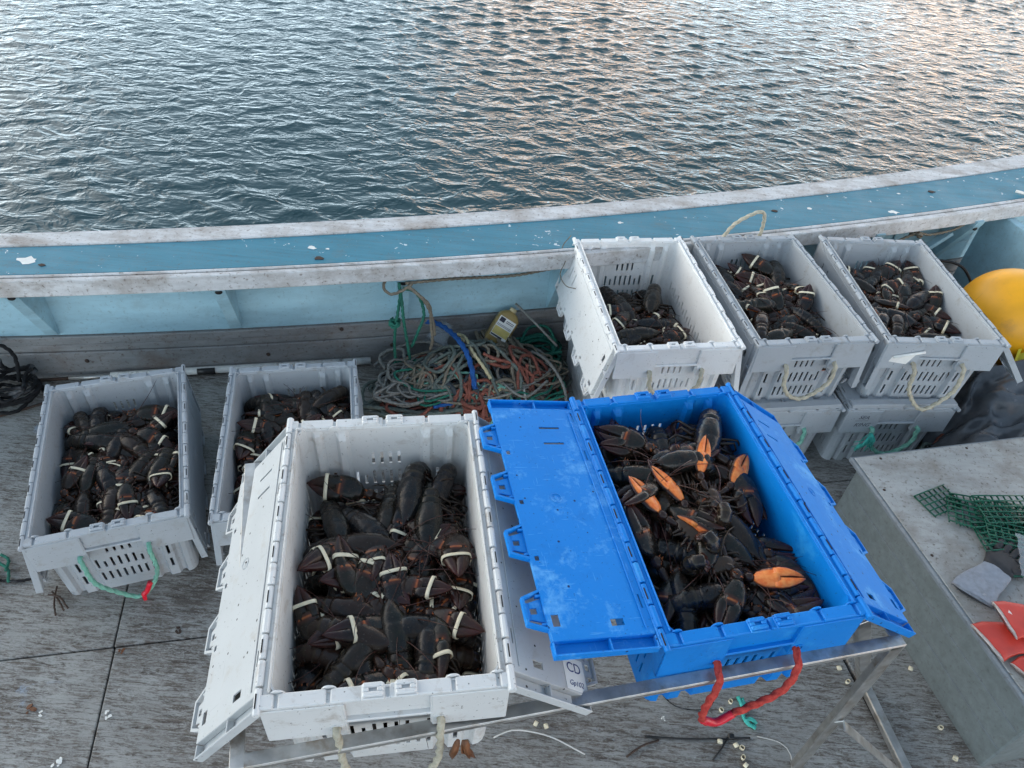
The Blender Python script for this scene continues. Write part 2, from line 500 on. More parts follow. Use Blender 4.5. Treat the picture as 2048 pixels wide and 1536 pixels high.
def tube(path, rad, n=8, lobes=0, twist=0.0, amp=.22, cap=True):
    """tube along a path; rad number or list; lobes give a laid rope look"""
    P = [Vector(p) for p in path]
    N = len(P)
    T = [(P[min(i + 1, N - 1)] - P[max(i - 1, 0)]).normalized() for i in range(N)]
    ref = Vector((0, 0, 1)) if abs(T[0].z) < .9 else Vector((1, 0, 0))
    U = T[0].cross(ref).normalized()
    v = []; f = []; s = 0.0
    for i in range(N):
        if i:
            s += (P[i] - P[i - 1]).length
            U = (U - T[i] * U.dot(T[i]))
            U = U.normalized() if U.length > 1e-6 else T[i].orthogonal().normalized()
        W = T[i].cross(U)
        r = rad[i] if isinstance(rad, (list, tuple)) else rad
        for j in range(n):
            a = 2 * math.pi * j / n
            rr = r * (1 + amp * (math.cos(lobes * (a - twist * s)) - .3)) if lobes else r
            v.append(P[i] + (U * math.cos(a) + W * math.sin(a)) * rr)
    for i in range(N - 1):
        for j in range(n):
            k = (j + 1) % n
            f.append((i * n + j, i * n + k, (i + 1) * n + k, (i + 1) * n + j))
    if cap:
        f.append(tuple(range(n - 1, -1, -1))); f.append(tuple((N - 1) * n + j for j in range(n)))
    return v, f

def rope_vf(pts, r, step=.007, n=9, lobes=3, pitch=None):
    pitch = pitch or r * 4.2
    return tube(smooth_path(pts, step), r, n, lobes, 2 * math.pi / 3 / pitch, .26)

def loft(rings, cap=True):
    n = len(rings[0]); v = [p for r in rings for p in r]; f = []
    for i in range(len(rings) - 1):
        for j in range(n):
            k = (j + 1) % n
            f.append((i * n + j, i * n + k, (i + 1) * n + k, (i + 1) * n + j))
    if cap:
        f.append(tuple(range(n - 1, -1, -1))); f.append(tuple((len(rings) - 1) * n + j for j in range(n)))
    return v, f

def revolve(prof, n=20):
    rings = [[(r * math.cos(2 * math.pi * j / n), r * math.sin(2 * math.pi * j / n), z) for j in range(n)] for r, z in prof]
    return loft(rings)

def ellipsoid(c, rx, ry, rz, nu=10, nv=6):
    rings = []
    for i in range(1, nv):
        t = math.pi * i / nv
        rings.append([(c[0] + rx * math.sin(t) * math.cos(2 * math.pi * j / nu), c[1] + ry * math.sin(t) * math.sin(2 * math.pi * j / nu), c[2] - rz * math.cos(t)) for j in range(nu)])
    return loft(rings)

def bar_matrix(p0, p1, up=(0, 0, 1)):
    p0, p1, up = Vector(p0), Vector(p1), Vector(up)
    x = (p1 - p0).normalized(); y = up.cross(x).normalized(); z = x.cross(y)
    return Matrix(((x.x, y.x, z.x, p0.x), (x.y, y.y, z.y, p0.y), (x.z, y.z, z.z, p0.z), (0, 0, 0, 1))), (p1 - p0).length

def text(body, size, mat, parent, loc, rot, name='lettering', shear=0.0, extrude=.0002):
    c = bpy.data.curves.new(name, 'FONT')
    c.body = body; c.size = size; c.extrude = extrude; c.shear = shear
    c.align_x = 'CENTER'; c.align_y = 'CENTER'
    c.materials.append(mat)
    tmp = bpy.data.objects.new(name, c); COL.objects.link(tmp)
    me = bpy.data.meshes.new_from_object(tmp.evaluated_get(bpy.context.evaluated_depsgraph_get()))
    bpy.data.objects.remove(tmp)
    o = link(name, me, parent); o.location = loc; o.rotation_euler = rot
    return o

# ================================================================== the setting
BA = R(13.5)                                   # direction of the boat in plan
def boat(u, w, z=0.0):
    return (u * math.cos(BA) - w * math.sin(BA), u * math.sin(BA) + w * math.cos(BA), z)

# ---- sea: one sheet, fine in view, coarse out to the horizon
def sea():
    def axis(lo, hi, step, far):
        a = list(np.arange(lo, hi, step))
        g = step; x = a[-1]; up = []
        while x < far: g *= 1.22; x += g; up.append(x)
        g = step; x = a[0]; dn = []
        while x > -far: g *= 1.22; x -= g; dn.append(x)
        return np.array(dn[::-1] + a + up)
    xs = axis(-9.0, 10.5, .034, 5000); ys = axis(3.2, 16.5, .034, 5000)
    X, Y = np.meshgrid(xs, ys)
    Z = np.zeros_like(X); DX = np.zeros_like(X); DY = np.zeros_like(X)
    rng = np.random.RandomState(5)
    for i in range(72):
        lam = .13 * (.46 / .13) ** rng.rand()
        if i % 3 == 0: th = R(58 + rng.randn() * 8)
        elif i % 3 == 1: th = R(112 + rng.randn() * 10)
        else: th = R(88 + rng.randn() * 24)
        k = 2 * math.pi / lam
        A = .0022 * lam * min(1, lam / .2) ** .5
        ph = k * (X * math.cos(th) + Y * math.sin(th)) + rng.rand() * 6.28
        s = np.sin(ph)
        Z += A * 1.25 * (s + .28 * np.cos(2 * ph + 3.14) * -1)
        DX += A * .8 * np.cos(ph) * math.cos(th); DY += A * .8 * np.cos(ph) * math.sin(th)
    sg = Z[:300, 300:600].std() + 1e-6
    Z = Z + .26 * sg * np.clip((Z / sg) ** 2 - 1, -1, 3)
    # slow gusts: patches with livelier and calmer ripples
    g = .8 + .35 * np.sin(.55 * X + .35 * Y + 1) * np.sin(.43 * Y - .21 * X)
    fade = np.exp(-np.maximum(0, np.hypot(X, Y - 8) - 14) / 8.0) * g
    Z *= fade; DX *= fade; DY *= fade
    v = np.stack([X + DX, Y + DY, Z - .72], -1).reshape(-1, 3)
    ny, nx = X.shape
    i = np.arange((ny - 1) * (nx - 1)); r = i // (nx - 1); c = i % (nx - 1); a = r * nx + c
    f = np.stack([a, a + 1, a + nx + 1, a + nx], 1)
    me = bpy.data.meshes.new('water')
    me.vertices.add(len(v)); me.vertices.foreach_set('co', v.ravel())
    me.loops.add(f.size); me.loops.foreach_set('vertex_index', f.ravel().astype(np.int32))
    me.polygons.add(len(f)); me.polygons.foreach_set('loop_start', np.arange(0, f.size, 4, dtype=np.int32))
    me.polygons.foreach_set('loop_total', np.full(len(f), 4, np.int32))
    me.polygons.foreach_set('use_smooth', np.ones(len(f), bool))
    me.update(); me.materials.append(M['water'])
    tag(link('water', me), 'rippled dark teal harbour water beyond the gunwale', 'water', kind='structure')
sea()

# ---- gunwale and bulwark: swept along the curve of the boat's side
def side(c, b, x): return c + b * x + .024 * x * x
GX = [-4.2 + .16 * i for i in range(56)]
def sweep(c0, b0, c1, b1, z0, z1, ch=.004, zf=None, xs=GX):
    """board between two plan curves with chamfered long edges"""
    rings = []
    for x in xs:
        y0, y1 = side(c0, b0, x), side(c1, b1, x)
        rings.append([(x, y0, z0 + ch), (x, y0, z1 - ch), (x, y0 + ch, z1), (x, y1 - ch, z1), (x, y1, z1 - ch), (x, y1, z0 + ch), (x, y1 - ch, z0), (x, y0 + ch, z0)])
    return loft(rings)
gun = empty('boat_gunwale', (0, 3.0, 0), 0, 'blue and white painted gunwale with worn paint along the boat side', 'gunwale')
gun.location = (0, 0, 0)
MB().add(sweep(2.838, .309, 2.868, .311, .622, .700)).build('inner_fascia', M['gun_white'], gun, False)
MB().add(sweep(2.875, .311, 2.893, .313, .640, .703)).build('inner_trim', M['gun_white'], gun, False)
MB().add(sweep(2.896, .313, 3.160, .336, .640, .699)).build('cap_board', M['gun_blue'], gun, False)
MB().add(sweep(3.162, .336, 3.262, .3415, .640, .705)).build('outer_trim', M['gun_white'], gun, False)
MB().add(sweep(3.266, .3415, 3.296, .343, .600, .697)).build('rub_rail', M['gun_white'], gun, False)
MB().add(sweep(3.062, .301, 3.077, .301, .243, .640)).build('inner_wall', M['bul_blue'], gun, False)
MB().add(sweep(3.049, .301, 3.080, .301, .196, .241)).build('upper_strake', M['strake'], gun, False)
MB().add(sweep(3.055, .301, 3.080, .301, .152, .194)).build('middle_strake', M['strake'], gun, False)
MB().add(sweep(3.047, .301, 3.080, .301, -.02, .150)).build('lower_strake', M['strake'], gun, False)
MB().add(sweep(3.2, .34, 3.24, .34, -1.4, .598)).build('hull_side', M['hull'], gun, False)
# knees under the gunwale, each with a drain hole at its top
def knee(x, w=.052):
    yw = side(3.062, .301, x); sl = math.atan(.301 + .048 * x)
    k = MB().add(prism([(0, .640), (-.205, .640), (-.196, .610), (-.018, .262), (0, .255)], -w / 2, w / 2, 'x'))
    o = k.build('knee', M['bul_blue'], gun); o.location = (x, yw - .001, 0); o.rotation_euler = (0, 0, sl)
    h = MB().add(revolve([(.0005, 0), (.014, 0), (.014, .004), (.0005, .004)], 14), 0, True).build('knee_hole', M['dark'], o)
    h.location = (0, -.186, .588); h.rotation_euler = (R(75), 0, 0); h.scale = (1.1, .7, 1)
for x in (-3.2, -2.10, -1.32, -.57, .16, 1.0, 1.75, 2.36): knee(x)
# bolts and small scars on the strake
for x, z in ((-2.0, .1), (-1.2, .09), (-.85, .22), (-.62, .10), (-.2, .12)):
    b = MB().add(revolve([(.0005, 0), (.010, 0), (.010, .005), (.006, .008), (.0005, .008)], 10), 0, True).build('bolt', M['twig'], gun)
    b.location = (x, side(3.047, .301, x), z); b.rotation_euler = (R(90), 0, 0)
# bird splashes and chips on the blue board, thin raised flecks
rs = random.Random(3)
def splat(cx, cy, r, n=11, th=.0012):
    pts = [(cx + r * (1 + rs.uniform(-.45, .45)) * math.cos(6.283 * i / n) * 1.5, cy + r * (1 + rs.uniform(-.45, .45)) * math.sin(6.283 * i / n)) for i in range(n)]
    return prism(pts, 0, th, 'z')
for x, w, r in ((-2.02, .5, .024), (-.93, .55, .012), (-.86, .48, .005), (.45, .7, .008), (1.45, .55, .009), (1.9, .12, .016), (2.0, .7, .007)):
    y0, y1 = side(2.896, .313, x), side(3.160, .336, x)
    MB().add(splat(x, y0 + (y1 - y0) * w, r)).build('paint_fleck', M['paper'], gun).location = (0, 0, .6992)
for x, w, r in ((-.88, .18, .012), (-1.95, .32, .008), (1.25, .6, .010), (2.2, .62, .012)):
    y0, y1 = side(2.896, .313, x), side(3.160, .336, x)
    MB().add(splat(x, y0 + (y1 - y0) * w, r, 9, .003)).build('dark_speck', M['twig'], gun).location = (0, 0, .6992)
# bulkhead at the right end
bk = MB().add(cbox(0, .05, -.9, .45, -.01, .618, .004)).build('bulkhead', M['bul_blue'], gun)
bk.location = (2.735, side(2.985, .301, 2.735) - .46, 0); bk.rotation_euler = (0, 0, R(18))
for i in range(3):
    pk = MB().add(cbox(-.30, .30, 0, .008, .262 + i * .12, .378 + i * .12, .003)).build('bulwark_plank', M['bul_blue'], gun)
    pk.location = (2.33, side(3.062, .301, 2.33) - .014, 0); pk.rotation_euler = (0, 0, math.atan(.301 + .048 * 2.33))
dg = MB().add(cbox(0, .40, -.02, .02, -.012, .012, .003)).build('diagonal_strut', M['bul_blue'], gun)
dg.matrix_local = bar_matrix((2.02, side(2.985, .301, 2.02) - .05, .30), (2.36, side(2.985, .301, 2.36) - .09, .60))[0]

# ---- deck: plywood sheets with open seams over a dark underlay
deck = tag(MB().add(cbox(-6, 6, -5, 3.6, -.06, -.022, .001)).build('deck', M['seam']), 'worn grey painted plywood deck of the boat', 'deck', kind='structure')
deck.rotation_euler = (0, 0, BA)
T0 = (-1.288 * math.cos(BA) + 1.219 * math.sin(BA), 1.288 * math.sin(BA) + 1.219 * math.cos(BA))
us = [-4.9, -2.46, T0[0], 1.615, 1.90, 4.8]
g = .0028
def panel(u0, u1, w0, w1, dz=0.0):
    o = MB().add(cbox(u0 + g, u1 - g, w0 + g, w1 - g, -.020, 0 + dz, .003)).build('deck_panel', M['deck'], deck)
    return o
for a, b in ((-4.9, -2.2), (-2.2, T0[0]), (T0[0], 1.615)): panel(a, b, -1.0, T0[1])
for a, b in ((-4.9, T0[0] - .006), (T0[0] - .006, 1.19), (1.19, 1.615)): panel(a, b, T0[1], 3.2, -.001)
panel(1.622, 4.8, -1.0, 1.9, .003); panel(1.622, 4.8, 1.9, 3.2, 0)

# ---- grey hatch box at the lower right
bx = empty('hatch_box', (1.555, 1.488, 0), R(15.5), 'large grey wooden box with a worn mottled top at lower right', 'box')
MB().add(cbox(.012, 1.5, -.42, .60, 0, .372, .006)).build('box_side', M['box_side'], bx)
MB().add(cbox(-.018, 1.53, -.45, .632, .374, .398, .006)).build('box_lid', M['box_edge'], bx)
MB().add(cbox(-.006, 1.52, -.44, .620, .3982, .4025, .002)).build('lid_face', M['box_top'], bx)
for x_, y_ in ((.1, .60), (.5, .60), (.9, .60), (.02, .45), (.02, .15), (.02, -.15), (.02, -.38)):
    sw_ = MB().add(revolve([(.0004, 0), (.006, 0), (.005, .0018), (.0004, .0022)], 10), 0, True).build('screw', M['twig'], bx); sw_.location = (x_, y_, .4024)
for z_ in (.13, .25):
    MB().add(cbox(.0102, .0122, -.41, .59, z_, z_ + .0025, .0003)).build('side_joint', M['box_edge'], bx)
BOXT = .4030
def boxpt(px, py, z=BOXT):
    a = R(15.5)
    return (1.555 + px * math.cos(a) - py * math.sin(a), 1.488 + px * math.sin(a) + py * math.cos(a), z)

# ---- metal stand that carries the two front crates
st = empty('metal_stand', (.3, .8, 0), 0, 'galvanised angle iron stand holding the front white and blue crates', 'stand')
st.location = (0, 0, 0)
def angle_bar(name, p0, p1, up=(0, 0, 1), w=.030, t=.005, flip=1, h=None):
    T, L = bar_matrix(p0, p1, up)
    m = MB()
    m.add(cbox(0, L, min(0, flip * w), max(0, flip * w), -t, 0, .0012), T=T)
    m.add(cbox(0, L, min(0, flip * t), max(0, flip * t), -(h or w), -t - .0002, .0012), T=T)
    return m.build(name, M['steel'], st)
FL, FR_ = Vector((-.500, .560, .871)), Vector((1.047, 1.008, .846))
back = Vector((-.27, .93, 0)).normalized() * .84
BL_, BR_ = FL + back, FR_ + back
angle_bar('front_rail', FL, FR_, h=.020)
angle_bar('back_rail', BR_, BL_)
angle_bar('side_rail', FR_, BR_); angle_bar('side_rail', BL_, FL)
for p, n in ((FL, 0), (FR_, 1), (BL_, 2), (BR_, 3)):
    q = Vector((p.x, p.y, .003))
    up = ((FR_ - FL) if n in (0, 2) else (FL - FR_)).normalized()
    angle_bar('leg', p + Vector((0, 0, -.006)), q, -up, w=.04, flip=1 if n in (1, 2) else -1)
angle_bar('brace', (1.04, 1.00, .43), (1.405, 1.045, .012), (0, 1, .2))
angle_bar('foot_rail', (1.335, 1.320, .045), (1.425, .86, .045), (0, 0, 1))
angle_bar('brace', (.935, 1.05, .845), (1.335, 1.315, .03), (.2, -1, .1), w=.036)

# ================================================================== lobster crates
CH, CW, CL = .37, .52, .80                    # height, rim width, rim length

def bin_mesh():
    xo, yo, r, th = .236, .376, .035, .0045
    ins = [(0, 0), (.098, 0), (.108, .014), (.126, .014), (.136, 0), (.168, 0), (.177, .014), (.190, .014), (.199, 0), (.3, 0)]
    def inset(x):
        x = abs(x)
        for (a, p), (b, q) in zip(ins, ins[1:]):
            if x <= b: return p + (q - p) * (x - a) / (b - a)
        return 0
    # slots as (lo, hi, rows)
    ends = []
    for i in range(8):
        c = -.0875 + .025 * i
        rows = ['low', 'mid_s' if i in (1, 6) else 'mid']
        ends.append((c - .0045, c + .0045, rows + (['top'] if 2 <= i <= 5 else [])))
    for c in (-.152, .152): ends.append((c - .005, c + .005, ['low', 'mid']))
    sides = [(-.315 + .0285 * i - .0038, -.315 + .0285 * i + .0038, ['low', 'mid_s'] if i % 2 else ['low', 'mid']) for i in range(23)]
    rowz = {'low': (.055, .105), 'mid': (.132, .185), 'mid_s': (.132, .168), 'top': (.215, .262)}
    zs = [0, .02, .055, .105, .132, .168, .185, .215, .262, .325, .345, CH - .004]
    cols = []                                  # x, y, nx, ny, inset, slot rows of the cell that starts here
    def line(brk, slots, fn, nrm, useins):
        b = sorted(set([round(t, 5) for t in brk] + [round(t, 5) for s in slots for t in s[:2]]))
        for i, t in enumerate(b):
            rows = []
            if i + 1 < len(b):
                mid = (t + b[i + 1]) / 2
                for s in slots:
                    if s[0] < mid < s[1]: rows = s[2]
            x, y = fn(t)
            cols.append((x, y, nrm[0], nrm[1], inset(t) if useins else 0, rows))
    def arc(cx, cy, a0):
        for i in range(1, 4):
            a = R(a0 + 90 * i / 4)
            cols.append((cx + r * math.cos(a), cy + r * math.sin(a), math.cos(a), math.sin(a), 0, []))
    eb = [-xo + r, xo - r] + [s * p[0] for p in ins[1:-1] for s in (-1, 1)]
    sb = [-yo + r, yo - r, -.2, 0, .2]
    line(eb, ends, lambda t: (t, -yo), (0, -1), True); arc(xo - r, -yo + r, -90)
    line(sb, sides, lambda t: (xo, t), (1, 0), False); arc(xo - r, yo - r, 0)
    line(eb, ends, lambda t: (-t, yo), (0, 1), True); arc(-xo + r, yo - r, 90)
    line(sb, sides, lambda t: (-xo, -t), (-1, 0), False); arc(-xo + r, -yo + r, 180)
    n = len(cols); v = []; f = []
    for z in zs:
        k = 1 - z / CH
        kf = 1.0 if z < .33 else max(0, (CH - .012 - z) / .04)
        for (x, y, nx, ny, i_, _) in cols:
            X, Y = x * (1 - .055 * k) - nx * i_ * kf, y * (1 - .032 * k) - ny * i_ * kf
            v.append((X, Y, z)); v.append((X - nx * th, Y - ny * th, z))
    def vid(i, j, s): return (j * n + i % n) * 2 + s
    def hole(i, j):
        rows = cols[i % n][5]
        if j < 0 or j >= len(zs) - 1: return False
        m = (zs[j] + zs[j + 1]) / 2
        return any(rowz[q][0] < m < rowz[q][1] for q in rows)
    for j in range(len(zs) - 1):
        for i in range(n):
            if hole(i, j):
                if not hole(i - 1, j): f.append((vid(i, j, 0), vid(i, j + 1, 0), vid(i, j + 1, 1), vid(i, j, 1)))
                if not hole(i + 1, j): f.append((vid(i + 1, j, 0), vid(i + 1, j, 1), vid(i + 1, j + 1, 1), vid(i + 1, j + 1, 0)))
                if not hole(i, j - 1): f.append((vid(i, j, 0), vid(i, j, 1), vid(i + 1, j, 1), vid(i + 1, j, 0)))
                if not hole(i, j + 1): f.append((vid(i, j + 1, 0), vid(i + 1, j + 1, 0), vid(i + 1, j + 1, 1), vid(i, j + 1, 1)))
            else:
                f.append((vid(i, j, 0), vid(i + 1, j, 0), vid(i + 1, j + 1, 0), vid(i, j + 1, 0)))
                f.append((vid(i, j, 1), vid(i, j + 1, 1), vid(i + 1, j + 1, 1), vid(i + 1, j, 1)))
    J = len(zs) - 1
    for i in range(n): f.append((vid(i, J, 0), vid(i + 1, J, 0), vid(i + 1, J, 1), vid(i, J, 1)))
    f.append(tuple(vid(i, 0, 0) for i in range(n - 1, -1, -1)))
    f.append(tuple(vid(i, 1, 1) for i in range(n)))
    m = MB().add((v, f))
    return m.mesh('bin', [M['grey']], recalc=False)
BIN = bin_mesh()

def skirt_mesh():
    """front end: ledge with notches, deep skirt with a recessed latch plate"""
    H = CH; m = MB()
    m.add(cbox(-.250, .250, -.3985, -.368, H - .017, H - .0065, .002))
    for a, b in ((-.252, -.223), (-.215, -.121), (-.113, -.0035), (.0045, .131), (.139, .224), (.232, .252)):
        m.add(cbox(a, b, -.4005, -.3695, H - .010, H + .001, .003))
    for c in (-.218, -.117, .135, .228):       # rounded humps behind the notches
        pts = [(c + .016 * math.cos(t), H - .012 + .017 * math.sin(t)) for t in [math.pi * i / 8 for i in range(9)]]
        m.add(prism(pts, -.3690, -.3655, 'y'))
    m.add(cbox(-.251, -.0895, -.4020, -.3970, H - .145, H - .0125, .002))
    m.add(cbox(.0895, .251, -.4020, -.3970, H - .145, H - .0125, .002))
    m.add(cbox(-.0875, .0875, -.3925, -.3885, H - .084, H - .0125, .0015))
    m.add(cbox(-.094, .094, -.4025, -.3830, H - .0935, H - .0845, .002))
    for s in (-1, 1):
        m.add(cbox(s * .0885 - .002, s * .0885 + .002, -.4015, -.3835, H - .135, H - .0130, .0012))
        m.add(prism([(-.3965, H - .013), (-.30, H - .013), (-.30, H - .036), (-.383, H - .145), (-.3965, H - .145)], s * .2475, s * .2512, 'x'))
        m.add(cbox(s * .17 - .002, s * .17 + .002, -.3965, -.377, H - .06, H - .013, .001))
        # eyelet for the rope
        ring = [[(s * .108 + rr * math.cos(6.283 * j / 12), yy, H - .112 + rr * math.sin(6.283 * j / 12)) for j in range(12)] for rr, yy in ((.014, -.4018), (.014, -.404), (.010, -.404), (.010, -.4018))]
        m.add(loft(ring, False))
    return m.mesh('end_skirt', [M['grey']])
SKIRT = skirt_mesh()
def eye_mesh():
    m = MB()
    m.add(cbox(-.023, .023, -.4035, -.369, 0, .0045, .003))
    m.add(cbox(-.021, .021, -.3995, -.3885, .0040, .011, .003)); m.add(cbox(-.021, .021, -.3810, -.3695, .0040, .011, .003))
    m.add(cbox(-.021, -.008, -.3895, -.3800, .0040, .0108, .002)); m.add(cbox(.008, .021, -.3895, -.3800, .0040, .0108, .002))
    return m.mesh('latch_eye', [M['grey']])
EYE = eye_mesh()
def rail_mesh():
    m = MB(); H = CH
    m.add(cbox(.2305, .2480, -.3985, .3985, H - .020, H - .0030, .003))
    m.add(cbox(.2480, .2515, -.395, .395, H - .034, H - .0120, .001))
    m.add(cbox(.2325, .2365, -.366, .366, H - .0035, H + .0035, .0015))
    return m.mesh('hinge_rail', [M['grey']])
RAIL = rail_mesh()
def knuckle_mesh(L, r, slot):
    m = MB()
    n = 10
    pts = [(r * math.cos(6.283 * j / n), r * math.sin(6.283 * j / n)) for j in range(n)]
    rings = []
    for y, q in ((-L / 2, .86), (-L / 2 + .0015, 1), (L / 2 - .0015, 1), (L / 2, .86)):
        rings.append([(a * q, y, b * q) for a, b in pts])
    m.add(loft(rings), 0, False)
    if slot: m.add(cbox(.0015, .0045, -L * .28, L * .28, r * .80, r + .0006, .0003), 1)
    return m.mesh('knuckle', [M['grey'], M['dark']])
KN = [knuckle_mesh(.0545, .0092, False), knuckle_mesh(.0545, .0080, True)]

LW = .262
def lid_mesh():
    """half lid seen from its inner face: hinge at x=0, free edge at x=LW"""
    m = MB()
    xs = [.012]; slots = []
    hol = []                                   # holes as rectangles (x0,x1,y0,y1)
    for y in (.285, .225): hol.append((.075, .135, y - .004, y + .004))
    for y in (.19, .02, -.15): hol.append((LW - .022, LW - .011, y - .007, y + .007))
    hol.append((.08, .112, -.338, -.320)); hol.append((LW - .030, LW - .012, -.33, -.30))
    for y in (-.28, .18, .33): hol.append((.020, .0245, y - .018, y + .018))
    X = sorted(set([.012, LW] + [q for h in hol for q in h[:2]])); Y = sorted(set([-.362, .362] + [q for h in hol for q in h[2:]]))
    def ishole(x, y): return any(a < x < b and c < y < d for a, b, c, d in hol)
    v = []; f = []
    nx, ny = len(X), len(Y)
    for z in (0, -.0035):
        for y in Y:
            for x in X: v.append((x, y, z))
    def vid(i, j, s): return s * nx * ny + j * nx + i
    H_ = lambda i, j: (not (0 <= i < nx - 1 and 0 <= j < ny - 1)) or ishole((X[i] + X[i + 1]) / 2, (Y[j] + Y[j + 1]) / 2)
    for j in range(ny - 1):
        for i in range(nx - 1):
            if H_(i, j): continue
            f.append((vid(i, j, 0), vid(i + 1, j, 0), vid(i + 1, j + 1, 0), vid(i, j + 1, 0)))
            f.append((vid(i, j, 1), vid(i, j + 1, 1), vid(i + 1, j + 1, 1), vid(i + 1, j, 1)))
            if H_(i - 1, j): f.append((vid(i, j, 0), vid(i, j + 1, 0), vid(i, j + 1, 1), vid(i, j, 1)))
            if H_(i + 1, j): f.append((vid(i + 1, j, 0), vid(i + 1, j, 1), vid(i + 1, j + 1, 1), vid(i + 1, j + 1, 0)))
            if H_(i, j - 1): f.append((vid(i, j, 0), vid(i, j, 1), vid(i + 1, j, 1), vid(i + 1, j, 0)))
            if H_(i, j + 1): f.append((vid(i, j + 1, 0), vid(i + 1, j + 1, 0), vid(i + 1, j + 1, 1), vid(i, j + 1, 1)))
    m.add((v, f))
    # raised long ridge beside the hinge and along the free edge
    m.add(cbox(.004, .0115, -.396, .396, -.010, .0030, .002))
    m.add(cbox(.030, .0335, -.350, .350, .0004, .0030, .001))
    m.add(cbox(LW - .0045, LW + .0002, -.3605, .3605, -.012, -.0037, .001))
    for s in (-1, 1):
        y0, y1 = sorted((s * .3625, s * .398))
        m.add(cbox(.012, LW, y0, y1, -.0205, -.0175, .001))                                   # trough floor
        m.add(cbox(.012, LW, min(s * .3945, s * .3985), max(s * .3945, s * .3985), -.0215, .0015, .0015))   # outer wall
        m.add(cbox(.012, LW, min(s * .3605, s * .3640), max(s * .3605, s * .3640), -.0172, -.0002, .001))
        for x in (.0125, .125, LW - .004): m.add(cbox(x, x + .0038, y0 + .002, y1 - .004, -.0170, -.0005, .001))
    # moulded round boss
    ring = [[(.15 + rr * math.cos(6.283 * j / 18), .03 + rr * math.sin(6.283 * j / 18), zz) for j in range(18)] for rr, zz in ((.016, .0003), (.0155, .0016), (.0135, .0016), (.013, .0003))]
    m.add(loft(ring, False), 0, True)
    m.add(ellipsoid((.15, .03, .0), .006, .006, .002, 10, 6), 0, True)
    return m.mesh('lid', [M['grey']])
LID = lid_mesh()
LIDM = LID.copy()
LIDM.transform(Matrix.Diagonal((1, -1, 1, 1))); LIDM.flip_normals()
def tab_mesh():
    m = MB()
    a, b, d = .052, .034, .046                 # half base, half tip, depth
    def ring(k, z):
        return [(-.001, -a + k, z), (d - k, -b + k * .75, z), (d - k, b - k * .75, z), (-.001, a - k, z)]
    o0, o1, i0, i1 = ring(0, -.014), ring(0, .0), ring(.0065, -.014), ring(.0065, .0)
    v = o0 + o1 + i0 + i1; f = []
    for j in range(3):
        k = j + 1
        f += [(j, k, 4 + k, 4 + j), (8 + k, 8 + j, 12 + j, 12 + k), (4 + j, 4 + k, 12 + k, 12 + j), (k, j, 8 + j, 8 + k)]
    f += [(0, 4, 12, 8), (3, 11, 15, 7)]
    m.add((v, f))
    m.add(prism([(0.001, -.030), (.031, -.021), (.031, -.008), (.014, -.008), (.014, .008), (.031, .008), (.031, .021), (.001, .030)], -.011, -.006, 'z'))
    m.add(cbox(.030, .0395, -.022, .022, -.0105, -.0065, .001))
    for y in (-.036, .036): m.add(cbox(-.001, .012, y - .003, y + .003, -.013, -.001, .001))
    return m.mesh('tab', [M['grey']])
TAB = tab_mesh()

def handle(path, r, mat, parent, tape=None, end=1):
    o = MB().add(rope_vf(path, r, .006, 12), 0, True).build('rope_handle', mat, parent, False)
    return o
def hang(x0=-.108, x1=.108, drop=.17, out=.03, bx=0.0, wid=.075, y=-.404, z=CH - .112):
    return [(x0, y + .02, z), (x0, y - .010, z + .001), (x0 * .98 + bx * .1, y - out * .8, z - .02), (x0 * .92 + bx * .4, y - out - .004, z - drop * .5),
            (bx - wid * .75, y - out - .006, z - drop * .88), (bx, y - out - .010, z - drop), (bx + wid * .75, y - out - .006, z - drop * .88),
            (x1 * .92 + bx * .4, y - out - .004, z - drop * .5), (x1 * .98 + bx * .1, y - out * .8, z - .02), (x1, y - .010, z + .001), (x1, y + .02, z)]

def crate(label, loc, rz, col, lids=None, closed=False, tilt=(0, 0)):
    c = empty('lobster_crate', loc, 0, label, 'crate', 'plastic lobster crates')
    c.rotation_euler = (tilt[0], tilt[1], rz)
    mat, lm = M[col], M[col + '_lid']
    link('bin', BIN, c, mat)
    for k in (0, 1):
        s = link('end_skirt', SKIRT, c, mat); s.rotation_euler = (0, 0, math.pi * k)
        for x in (-.028, .038):
            e = link('latch_eye', EYE, s, mat); e.location = (x, 0, CH + .0005)
    for k in (0, 1):
        rl = link('hinge_rail', RAIL, c, M[col + '_rail']); rl.rotation_euler = (0, 0, math.pi * (1 - k))
        for i in range(14):
            q = link('knuckle', KN[i % 2], rl, mat)
            q.location = (.2545, -.3835 + .059 * i, CH - .0045)
        l = link('lid', LIDM if k == 0 else LID, c, lm)
        sx = -1 if k == 0 else 1
        l.location = (sx * .2545, 0, CH - .0045 + (.008 if closed else 0))
        phi = math.pi if closed else R(-lids[k])
        l.rotation_euler = (0, phi, math.pi if k == 0 else 0)
        if not closed or k == 0:
            for i in range(4):
                t = link('tab', TAB, l, lm); t.location = (LW, (.25, .075, -.10, -.285)[i] * (-1 if k == 0 else 1), -.0005)
    return c

